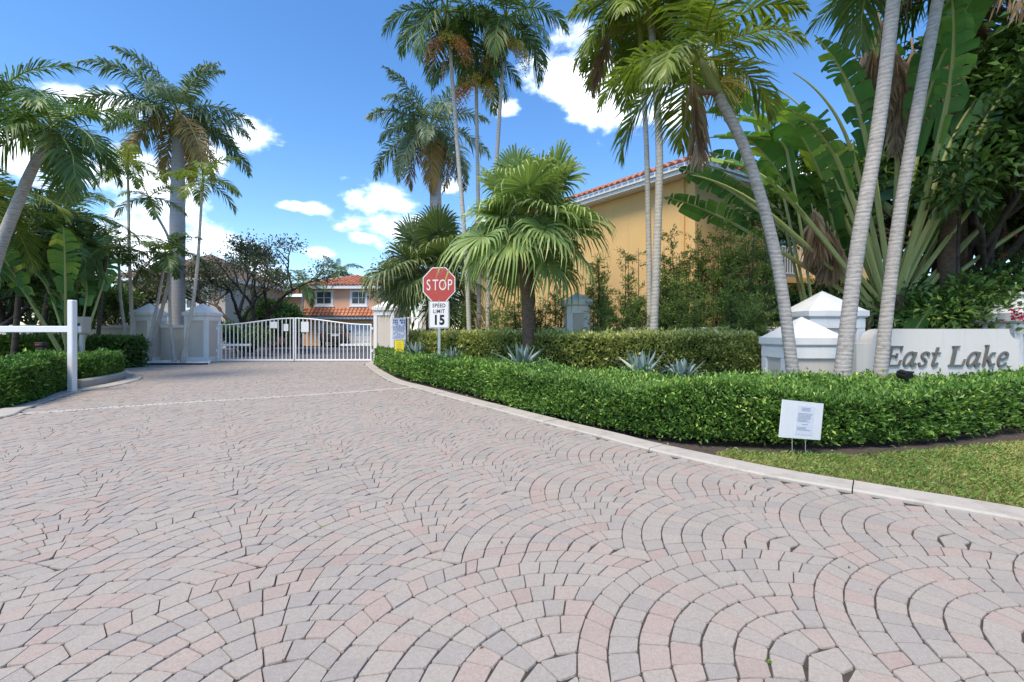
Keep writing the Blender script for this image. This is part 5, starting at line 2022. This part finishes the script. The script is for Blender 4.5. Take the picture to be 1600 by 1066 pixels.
# ------------------------------------------------------------------ broadleaf trees and shrubs
def limb_tree(name, label, base, height, spread, seed, leaf_mat, bark, n_leaf, leaf, trunks=3, clump=0.45, group=None, cat='tree', low=0.35, gaps=0.5, r0=0.12, flat=0.75):
    """several leaning trunks that fork into limbs; leaves in clumps round the twig ends"""
    r = random.Random(seed)
    root = thing(name, label, cat, base, 0, group)
    mb = MB()
    ends = []

    def grow(p, d, L, rad, depth):
        q = [p]
        for i in range(4):
            d = (d + Vector((r.gauss(0, 0.14), r.gauss(0, 0.14), r.gauss(0.03, 0.08)))).normalized()
            q.append(q[-1] + d * L / 4)
        mb.tube([tuple(a) for a in q], [rad * (1 - 0.11 * i) for i in range(5)], 6 if depth > 1 else 5, r.random(), cap=False)
        if depth == 0:
            ends.append(q[-1])
            ends.append(q[-2])
            return
        for i in range(r.choice((2, 3))):
            a = r.uniform(0, 6.28)
            sp = r.uniform(0.35, 0.85)
            dd = (d + Vector((math.cos(a) * sp, math.sin(a) * sp, r.uniform(-0.12, 0.3)))).normalized()
            grow(q[-1] if i < 2 else q[-2], dd, L * r.uniform(0.6, 0.82), rad * 0.6, depth - 1)

    for k in range(trunks):
        a = 6.28 * k / trunks + r.uniform(-0.4, 0.4)
        s_ = spread / height * r.uniform(0.5, 0.95)
        grow(Vector((math.cos(a) * 0.1, math.sin(a) * 0.1, -0.05)), Vector((math.cos(a) * s_, math.sin(a) * s_, 1)).normalized(), height * low, r0, 3)
    tr = mb.build('trunk', M[bark], root, smooth=True)
    E_ = np.array([tuple(e) for e in ends])
    E_ = E_[E_[:, 2] > height * 0.25]
    rg_ = np.random.default_rng(seed)
    per = max(6, n_leaf // len(E_))
    c_ = np.repeat(E_, per, 0)
    ct = np.repeat(rg_.normal(0, 0.12, len(E_)), per)
    off = rg_.normal(0, 1, c_.shape)
    off = unit(off) * (rg_.random((len(c_), 1)) ** 0.5) * clump
    off[:, 2] *= flat
    pos = c_ + off
    keep_ = smooth_noise(pos, seed + 4, 2.4) > -gaps
    pos, off, ct = pos[keep_], off[keep_], ct[keep_]
    D = unit(off) + rg_.normal(0, 0.7, pos.shape)
    L = leaf * (0.7 + 0.6 * rg_.random(len(pos)))
    mb = MB()
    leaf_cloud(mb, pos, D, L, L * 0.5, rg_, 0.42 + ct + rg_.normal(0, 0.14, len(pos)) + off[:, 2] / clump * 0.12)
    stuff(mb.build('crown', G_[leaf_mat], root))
    return root


limb_tree('shade_tree', 'dark open-crowned tree with many forked limbs behind the gate', tuple(Vector((X_(388, 24), 24, 0))), 6.6, 6.4, 5, 'oak', 'bark_dark', 21000, 0.135, 5, 0.75, low=0.36, gaps=0.12, r0=0.16)
limb_tree('shade_tree', 'spreading dark tree with bare forked limbs behind the low wall on the left', tuple(Vector((X_(152, 22), 22, 0))), 4.6, 4.2, 9, 'oak', 'bark_dark', 9000, 0.16, 3, 0.7, low=0.36, gaps=0.35, r0=0.13)
limb_tree('shade_tree', 'rounded dark tree behind the darker fan palm', tuple(Vector((X_(640, 26), 26, 0))), 5.6, 3.5, 12, 'oak', 'bark_dark', 9000, 0.18, 3, 0.8, low=0.36, gaps=0.6)
limb_tree('green_shrub', 'bright green leafy shrub behind the gate under the dark tree', tuple(Vector((X_(425, 27), 27, 0))), 3.0, 2.0, 14, 'jungle', 'bark_dark', 5000, 0.2, 4, 0.6, cat='shrub', low=0.36, gaps=0.9, r0=0.05)
limb_tree('green_shrub', 'low green shrub before the peach house entry', tuple(Vector((X_(440, 33), 33, 0))), 2.2, 2.2, 15, 'jungle', 'bark_dark', 3500, 0.2, 4, 0.6, cat='shrub', low=0.36, gaps=0.9, r0=0.05)
limb_tree('green_shrub', 'dark clipped shrub behind the left gate pillar and the gate bars', tuple(Vector((X_(375, 20), 20, 0))), 1.5, 1.6, 16, 'jungle', 'bark_dark', 5000, 0.12, 4, 0.4, cat='shrub', low=0.36, gaps=0.9, r0=0.04)
palm('house_palm', 'small palm showing above the roof of the peach house', trunk_path((528, 540, 48), (528, 470, 48), (527, 433, 48)), 0.2, 0.16, 'bark_grey', 'royal', 12, 'palm', 131, 0.85, 0.6, emin=-30)
palm('house_palm', 'palm with hanging leaves beside the upper left window of the peach house', trunk_path((470, 545, 34), (472, 500, 34), (474, 452, 34)), 0.14, 0.1, 'bark_grey', 'areca', 11, 'palm', 132, 1.1, 0.4, emin=-30)

# dark tropical trees behind the sign
JG = 'dense tropical trees behind the entrance sign'
for i, (px, Y, hgt, spr, n_, lb) in enumerate((
        (1500, 9.4, 7.6, 4.2, 17000, 'dense dark leafy tree behind the two brown trunks at the sign'),
        (1610, 8.8, 7.0, 4.2, 17000, 'dense leafy tree overhanging the far end of the sign wall'),
        (1660, 10.5, 8.6, 4.8, 14000, 'tall dense tree rising behind the leafy tree at the sign wall end'),
        (1450, 11.4, 8.4, 3.6, 13000, 'tall dark tree behind the traveller palm'),
        (1385, 11.8, 7.4, 3.2, 14000, 'leafy green tree filling the gap behind the traveller palm petioles'),
        (1560, 11.8, 6.0, 4.6, 13000, 'broad dark tree filling the gap far behind the sign wall'))):
    limb_tree('tropical_tree', lb, (X_(px, Y), Y, 0), hgt, spr, 200 + i, 'jungle', 'bark_dark', n_, 0.16, 4, 0.62, JG, low=0.33, gaps=0.75, r0=0.13)
for i, (px, Y, hgt, lb) in enumerate(((1560, 7.6, 2.2, 'leafy shrub with red blossoms beside the right sign pillar'), (1470, 8.2, 1.9, 'dark leafy shrub behind the middle of the sign wall'), (1640, 7.9, 2.6, 'leafy shrub beyond the right sign pillar'),
                                      (1300, 9.6, 2.4, 'green shrub behind the tall white capped pillar'))):
    limb_tree('understory_shrub', lb, (X_(px, Y), Y, 0), hgt, 1.8, 230 + i, 'jungle', 'bark_dark', 6500, 0.11, 5, 0.4, cat='shrub', low=0.36, gaps=0.8, r0=0.03)
# brown trunks among them
for i, (a, b, c_, r_, lb) in enumerate((((1478, 530, 8.0), (1482, 300, 8.0), (1496, -40, 8.0), 0.19, 'brown mottled palm trunk with hanging dead leaves behind the sign letters'),
                                        ((1506, 530, 8.4), (1500, 330, 8.4), (1502, -40, 8.4), 0.15, 'second brown palm trunk close behind the mottled one'))):
    rt, tp = palm('jungle_palm', lb, trunk_path(a, b, c_), r_, r_ * 0.85, 'bark_brown', 'areca', 12, 'palm', 240 + i, 1.2, 0.0, JG, emin=-30, old=2, old_mat='dead')
    for k in range(5):
        hanging_frond(rt, tp + Vector((rn.uniform(-0.35, 0.4), -0.15, -0.25 - 0.55 * k)), 1.0, k % 3, rn.uniform(0, 6.28), -64)
palm('jungle_palm', 'young feather palm with bright leaves before the brown trunks', trunk_path((1500, 520, 7.7), (1497, 420, 7.7), (1500, 300, 7.7)), 0.04, 0.03, 'bark_dark', 'slim', 9, 'palm', 246, 0.75, 0.0, JG, emin=-30)

# left background greenery
LGp = 'leafy trees behind the left hedge'
for i, (px, Y, hgt, spr, lb) in enumerate(((-60, 13.5, 6.2, 3.6, 'leafy dark tree behind the arching palm at the left edge'), (40, 17.5, 5.2, 3.2, 'dark leafy tree behind the low wall left of the paddle leaves'), (-20, 18.5, 6.4, 3.2, 'taller leafy tree far behind the arching palm'), (100, 19.5, 4.4, 3.4, 'dark leafy tree behind the wall near the paddle leaves'), (10, 15.0, 3.6, 3.0, 'low leafy tree behind the dark hedge'))):
    limb_tree('garden_tree', lb, (X_(px, Y), Y, 0), hgt, spr, 260 + i, 'jungle', 'bark_dark', 8500, 0.17, 3, 0.7, LGp, low=0.34, gaps=0.55)

# slim upright screen shrubs before the yellow house
SC = 'slim upright screen shrubs before the yellow house'


def screen_shrub(x, y, hgt, seed, label, n=4200, spread=0.32, leaf=0.062):
    root = thing('screen_shrub', label, 'shrub', (x, y, 0), 0, SC)
    r = np.random.default_rng(seed)
    mb, lv = MB(), MB()
    ns_ = 4
    per = n // ns_
    for k in range(ns_):
        a = r.random() * 6.28
        b0 = np.array([math.cos(a), math.sin(a), 0]) * 0.12
        hh = hgt * r.uniform(0.72, 1.0)
        tp = b0 * 1.8 + np.array([r.normal(0, 0.1), r.normal(0, 0.1), hh])
        md = (b0 + tp) / 2 + np.array([r.normal(0, 0.06), r.normal(0, 0.06), 0])
        b0[2] = -0.05
        mb.tube([tuple(b0), tuple(md), tuple(tp)], [0.016, 0.012, 0.004], 5, 0.5, cap=False)
        nb = 34
        t_ = np.clip(r.beta(1.5, 1.25, nb), 0.08, 1)
        for q in range(nb):
            u = t_[q]
            p = b0 + (tp - b0) * u + (md - (b0 + tp) / 2) * (1 - (2 * u - 1) ** 2)
            an = r.random() * 6.28
            d = np.array([math.cos(an), math.sin(an), r.uniform(0.25, 1.0)])
            d /= np.linalg.norm(d)
            bl_ = spread * (1.25 - 0.85 * u) * r.uniform(0.6, 1.3) + 0.08
            m_ = per // nb
            ss = r.random(m_)
            pos = p + d * (ss * bl_)[:, None] + r.normal(0, 0.022, (m_, 3))
            D = d * 0.8 + r.normal(0, 0.6, (m_, 3))
            L = leaf * r.uniform(0.7, 1.4, m_)
            leaf_cloud(lv, pos, D, L, L * 0.28, r, np.clip(0.40 + r.normal(0, 0.14) + r.normal(0, 0.12, m_), 0, 1))
    mb.build('stems', M['bark_dark'], root)
    stuff(lv.build('foliage', G_['screen'], root))


scr = [(700, 12.2, 470), (722, 12.0, 465), (745, 11.8, 460), (768, 11.5, 465), (842, 10.4, 450), (862, 10.2, 430), (930, 10.5, 410), (942, 9.8, 400), (955, 9.6, 430), (985, 9.5, 375), (1000, 9.6, 450), (1045, 9.3, 380), (1068, 9.2, 352), (1090, 9.1, 345), (1108, 8.9, 350),
       (1128, 8.7, 340), (1150, 8.6, 360), (1168, 8.4, 330), (1190, 8.1, 345), (1205, 7.8, 390), (790, 11.0, 450), (820, 10.6, 470), (1080, 8.2, 430), (1140, 7.9, 420), (1182, 7.4, 450), (1010, 8.9, 440), (960, 9.1, 470), (1045, 8.6, 450)]
for i, (px, Y, py) in enumerate(scr):
    screen_shrub(X_(px, Y), Y, Z_(py, Y), 300 + i, ('slim upright small-leaved shrub in the green screen before the yellow house' if 925 < px else ('small-leaved upright shrub behind the slender fruiting palm trunks' if px < 780 else 'small-leaved upright shrub between the fan palm trunk and the pillar')), 4600 if px > 1000 else 3400, 0.34 if px > 1000 else 0.26)

# ------------------------------------------------------------------ hedges
gp2 = lambda px, py: tuple(G(px, py)[:2])
front = [(X_(588, 14.6), 14.6)] + [gp2(*q) for q in ((612, 585), (656, 598), (725, 614), (780, 631), (835, 646), (890, 658), (972, 677), (1070, 690), (1180, 695), (1311, 697), (1442, 692), (1574, 676))] + [(7.6, 5.6)]
back = []
for i, (x, y) in enumerate(front):
    d = min(1.25, 0.75 + 0.06 * i)
    a = front[min(i + 1, len(front) - 1)]
    b = front[max(i - 1, 0)]
    tx, ty = a[0] - b[0], a[1] - b[1]
    l = math.hypot(tx, ty)
    back.append((x - ty / l * d if False else x + (-ty) / l * d, y + tx / l * d))
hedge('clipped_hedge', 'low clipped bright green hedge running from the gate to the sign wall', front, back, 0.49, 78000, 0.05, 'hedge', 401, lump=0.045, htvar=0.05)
f2 = [(X_(640, 12.2), 12.2), (X_(700, 10.4), 10.4), (X_(790, 8.9), 8.9), (X_(900, 8.0), 8.0), (X_(1020, 7.4), 7.4), (X_(1110, 7.0), 7.0), (X_(1180, 6.75), 6.75)]
b2 = [(x + 0.35, y + 0.95) for x, y in f2]
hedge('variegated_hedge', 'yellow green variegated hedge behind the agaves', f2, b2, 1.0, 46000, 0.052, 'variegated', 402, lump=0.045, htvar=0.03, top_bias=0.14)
lf = [(X_(-60, 6.4) - 0.3, 6.4), gp2(-2, 640), gp2(60, 626), gp2(96, 612)]
lb_ = [(x - 1.0, y + 1.1) for x, y in lf]
hedge('clipped_hedge', 'low clipped glossy hedge beside the barrier post, left of it', lf, lb_, 0.56, 22000, 0.052, 'hedge', 403, lump=0.05, htvar=0.05)
lf2 = [gp2(92, 606), gp2(128, 603), gp2(160, 598), gp2(186, 592), gp2(192, 588)]
lb2 = [(x - 1.3, y + 0.9) for x, y in lf2]
hedge('clipped_hedge', 'low clipped hedge ending inside the raised kerb behind the barrier post', lf2, lb2, 0.50, 20000, 0.05, 'hedge', 404, lump=0.05, htvar=0.04)
dk = [(X_(-30, 12.8), 12.8), (X_(80, 13.0), 13.0), (X_(188, 13.2), 13.2)]
hedge('dark_hedge', 'dark taller hedge before the low tan wall on the left', dk, [(x, y + 0.9) for x, y in dk], 0.82, 14000, 0.085, 'jungle', 405, lump=0.05)


# ------------------------------------------------------------------ agaves
def agave(px, py, Y, size, seed, label):
    g = P(px, py, Y)
    root = thing('agave', label, 'agave', (g.x, g.y, 0), 0, 'blue grey agaves between the hedges')
    r = random.Random(seed)
    n = 22
    z0 = max(0.0, g.z - 0.02)
    MB().tube([(0, 0, -0.05), (0, 0, z0 + 0.05)], [0.07, 0.06], 8).build('stem', M['bark_brown'], root)
    for i in range(n):
        u = i / n
        e = R(82 - 62 * u + r.uniform(-6, 6))
        a = i * 2.4
        L = size * (0.75 + 0.35 * u) * r.uniform(0.85, 1.1)
        mb = MB()
        V = []
        p = Vector((0, 0, 0))
        for k in range(7):
            s = k / 6
            ang = e + R(12) * s if u < 0.6 else e - R(14) * s
            wd = L * 0.105 * (math.sin(math.pi * min(1, 0.28 + 0.72 * s)) ** 0.8) * (1 - 0.2 * s) + 0.001
            nr = Vector((-math.sin(ang), 0, math.cos(ang)))
            V += [tuple(p + Vector((0, wd, 0)) + nr * wd * 0.35), tuple(p - nr * 0.004), tuple(p + Vector((0, -wd, 0)) + nr * wd * 0.35), tuple(p - nr * wd * 0.25)]
            p = p + Vector((math.cos(ang), 0, math.sin(ang))) * L / 6
        Fc = []
        for k in range(6):
            for j in range(4):
                Fc.append((4 * k + j, 4 * k + (j + 1) % 4, 4 * k + 4 + (j + 1) % 4, 4 * k + 4 + j))
        mb.add(V, Fc, r.random())
        o = mb.build('leaf', G_['agave'], root, loc=(math.cos(a) * 0.03, math.sin(a) * 0.03, z0))
        o.rotation_euler = (0, 0, a)


for px, py, Y, s_, sd_, lb in ((815, 574, 7.4, 0.50, 1, 'large blue grey agave before the fan palm trunk'), (1003, 590, 6.35, 0.48, 2, 'blue grey agave with tall pointed leaves before the twin palm'),
                               (1066, 592, 6.1, 0.36, 3, 'smaller blue grey agave right of the tall leaved one'), (650, 558, 11.2, 0.52, 4, 'blue grey agave beside the yellow notice'),
                               (706, 566, 9.5, 0.42, 5, 'blue grey agave close beside the stop sign post')):
    agave(px, py, Y, s_, sd_, lb)

# ------------------------------------------------------------------ lawn, litter, flowers
kin = RE[(RE[:, 0] > 1.55)]
tgt = np.gradient(RE, axis=0)
tgt /= np.linalg.norm(tgt, axis=1)[:, None]
inner = (RE + np.stack([-tgt[:, 1], tgt[:, 0]], 1) * 0.285)[RE[:, 0] > 1.5]
lawn_poly = [tuple(q) for q in inner if q[0] < 9] + [(9.5, 5.6)] + [gp2(*q) for q in ((1600, 690), (1495, 700), (1403, 708), (1327, 712), (1267, 711), (1180, 708), (1132, 705))]
sheet(lawn_poly, 0.004, 'lawn', M['turf'])
rg = np.random.default_rng(9)
N = 90000
q = np.stack([rg.uniform(1.5, 6.5, N), rg.uniform(0.5, 5.2, N)], 1)
q = q[in_poly(q[:, 0], q[:, 1], lawn_poly)]
q = q[(np.abs(q[:, 0]) < 1.35 * q[:, 1] + 0.4)]
p3 = np.concatenate([q, np.zeros((len(q), 1))], 1)
nzv = smooth_noise(p3, 77, 4.0)
nz3 = smooth_noise(p3, 78, 1.6)
ang = rg.random(len(q)) * 6.28
ln = rg.uniform(0.02, 0.05, len(q)) * (1 + 0.35 * nzv)
lean = rg.uniform(0.2, 1.1, len(q))
D = np.stack([np.cos(ang) * lean, np.sin(ang) * lean, np.ones(len(q))], 1)
D = unit(D)
Sv = np.stack([-np.sin(ang), np.cos(ang), np.zeros(len(q))], 1) * 0.0028
V = np.empty((len(q), 4, 3))
p3[:, 2] = 0.004
V[:, 0] = p3 - Sv
V[:, 1] = p3 + Sv
V[:, 2] = p3 + D * ln[:, None] * 0.6 + Sv * 0.8
V[:, 3] = p3 + D * ln[:, None] + np.stack([np.cos(ang), np.sin(ang), -0.4 * np.ones(len(q))], 1) * ln[:, None] * 0.25
b = np.arange(len(q))[:, None] * 4
T3 = np.concatenate([b + np.array([0, 1, 2]), b + np.array([0, 2, 3])], 1).reshape(-1, 3)
mb = MB().add(V.reshape(-1, 3), T3, np.repeat(np.clip(0.5 + 0.26 * nz3 + 0.12 * nzv + rg.normal(0, 0.16, len(q)), 0, 1), 2))
gl = stuff(mb.build('grass', G_['grass']))
tag(gl, 'short patchy green and straw coloured grass between kerb and hedge', 'grass')
# leaf litter on the mulch
N = 1500
q = np.stack([rg.uniform(-1.5, 6.5, N), rg.uniform(2.6, 9.5, N)], 1)
q = q[in_poly(q[:, 0], q[:, 1], bed_poly) & ~in_poly(q[:, 0], q[:, 1], lawn_poly)]
p3 = np.concatenate([q, np.full((len(q), 1), -0.022)], 1)
mb = MB()
D = np.stack([rg.normal(0, 1, len(q)), rg.normal(0, 1, len(q)), rg.normal(0.1, 0.15, len(q))], 1)
leaf_cloud(mb, p3, D, rg.uniform(0.03, 0.06, len(q)), 0.02, rg, rg.random(len(q)))
tag(stuff(mb.build('leaf_litter', G_['dead'])), 'scattered dry leaves lying on the dark mulch', 'leaf litter')
# a few fallen leaves on the driveway
N = 60
q = np.stack([rg.uniform(-4, 4, N), rg.uniform(1.5, 8, N)], 1)
q = q[in_poly(q[:, 0], q[:, 1], drive_poly)]
p3 = np.concatenate([q, np.full((len(q), 1), 0.006)], 1)
mb = MB()
D = np.stack([rg.normal(0, 1, len(q)), rg.normal(0, 1, len(q)), rg.normal(0.05, 0.08, len(q))], 1)
leaf_cloud(mb, p3, D, rg.uniform(0.012, 0.03, len(q)), 0.011, rg, rg.random(len(q)))
tag(stuff(mb.build('fallen_leaves', G_['dead'])), 'few small dry leaves fallen on the paved driveway', 'leaf litter')
# weeds sprouting from the joints
mb = MB()
cs = np.stack([rg.uniform(-3.2, 3.5, 34), rg.uniform(1.5, 5.5, 34)], 1)
cs = cs[in_poly(cs[:, 0], cs[:, 1], drive_poly)]
ix = [np.argmin(np.hypot(stones[:, 0, 0] - c_[0], stones[:, 0, 1] - c_[1])) for c_ in cs]
cs = stones[ix, 0]
p3 = np.repeat(np.concatenate([cs, np.full((len(cs), 1), -0.004)], 1), 9, 0) + rg.normal(0, 0.004, (len(cs) * 9, 3)) * np.array([1, 1, 0.2])
leaf_cloud(mb, p3, rg.normal(0, 0.8, p3.shape) + np.array([0, 0, 0.8]), rg.uniform(0.006, 0.017, len(p3)), 0.006, rg, 0.6 + rg.normal(0, 0.2, len(p3)))
tag(stuff(mb.build('joint_weeds', G_['hedge'])), 'tiny green weeds sprouting from joints between the pavers', 'weeds')
# clover patches in the lawn near the kerb
mb = MB()
N = 7000
q = np.stack([rg.uniform(1.7, 5.0, N), rg.uniform(1.6, 4.2, N)], 1)
q = q[in_poly(q[:, 0], q[:, 1], lawn_poly)]
p3 = np.concatenate([q, rg.uniform(0.01, 0.045, (len(q), 1))], 1)
k_ = smooth_noise(p3 * np.array([1, 1, 0]), 99, 3.0) > 0.25
p3 = p3[k_]
D = np.stack([rg.normal(0, 1, len(p3)), rg.normal(0, 1, len(p3)), rg.uniform(0, 0.5, len(p3))], 1)
leaf_cloud(mb, p3, D, rg.uniform(0.016, 0.03, len(p3)), 0.016, rg, 0.6 + rg.normal(0, 0.15, len(p3)))
tag(stuff(mb.build('clover', G_['hedge'])), 'low bright green clover patches growing in the grass by the kerb', 'clover')


def flowers(name, label, c, spread, n, seed, parent=None):
    r = np.random.default_rng(seed)
    pos = np.array(c) + r.normal(0, 1, (n, 3)) * np.array(spread)
    mb = MB()
    pos = np.repeat(pos, 5, 0) + r.normal(0, 0.02, (n * 5, 3))
    leaf_cloud(mb, pos, r.normal(0, 1, (n * 5, 3)), 0.045, 0.04, r, r.random(n * 5))
    return tag(stuff(mb.build(name, G_['flower'])), label, 'flowers')


flowers('bougainvillea_blossom', 'pinkish red blossoms hanging by the right sign pillar cap', tuple(P(1588, 494, 6.45)), (0.07, 0.05, 0.05), 12, 3)
flowers('bougainvillea_blossom', 'scattered red blossoms on the dark shrub above the sign wall', tuple(P(1585, 430, 7.4)), (0.3, 0.15, 0.4), 16, 4)
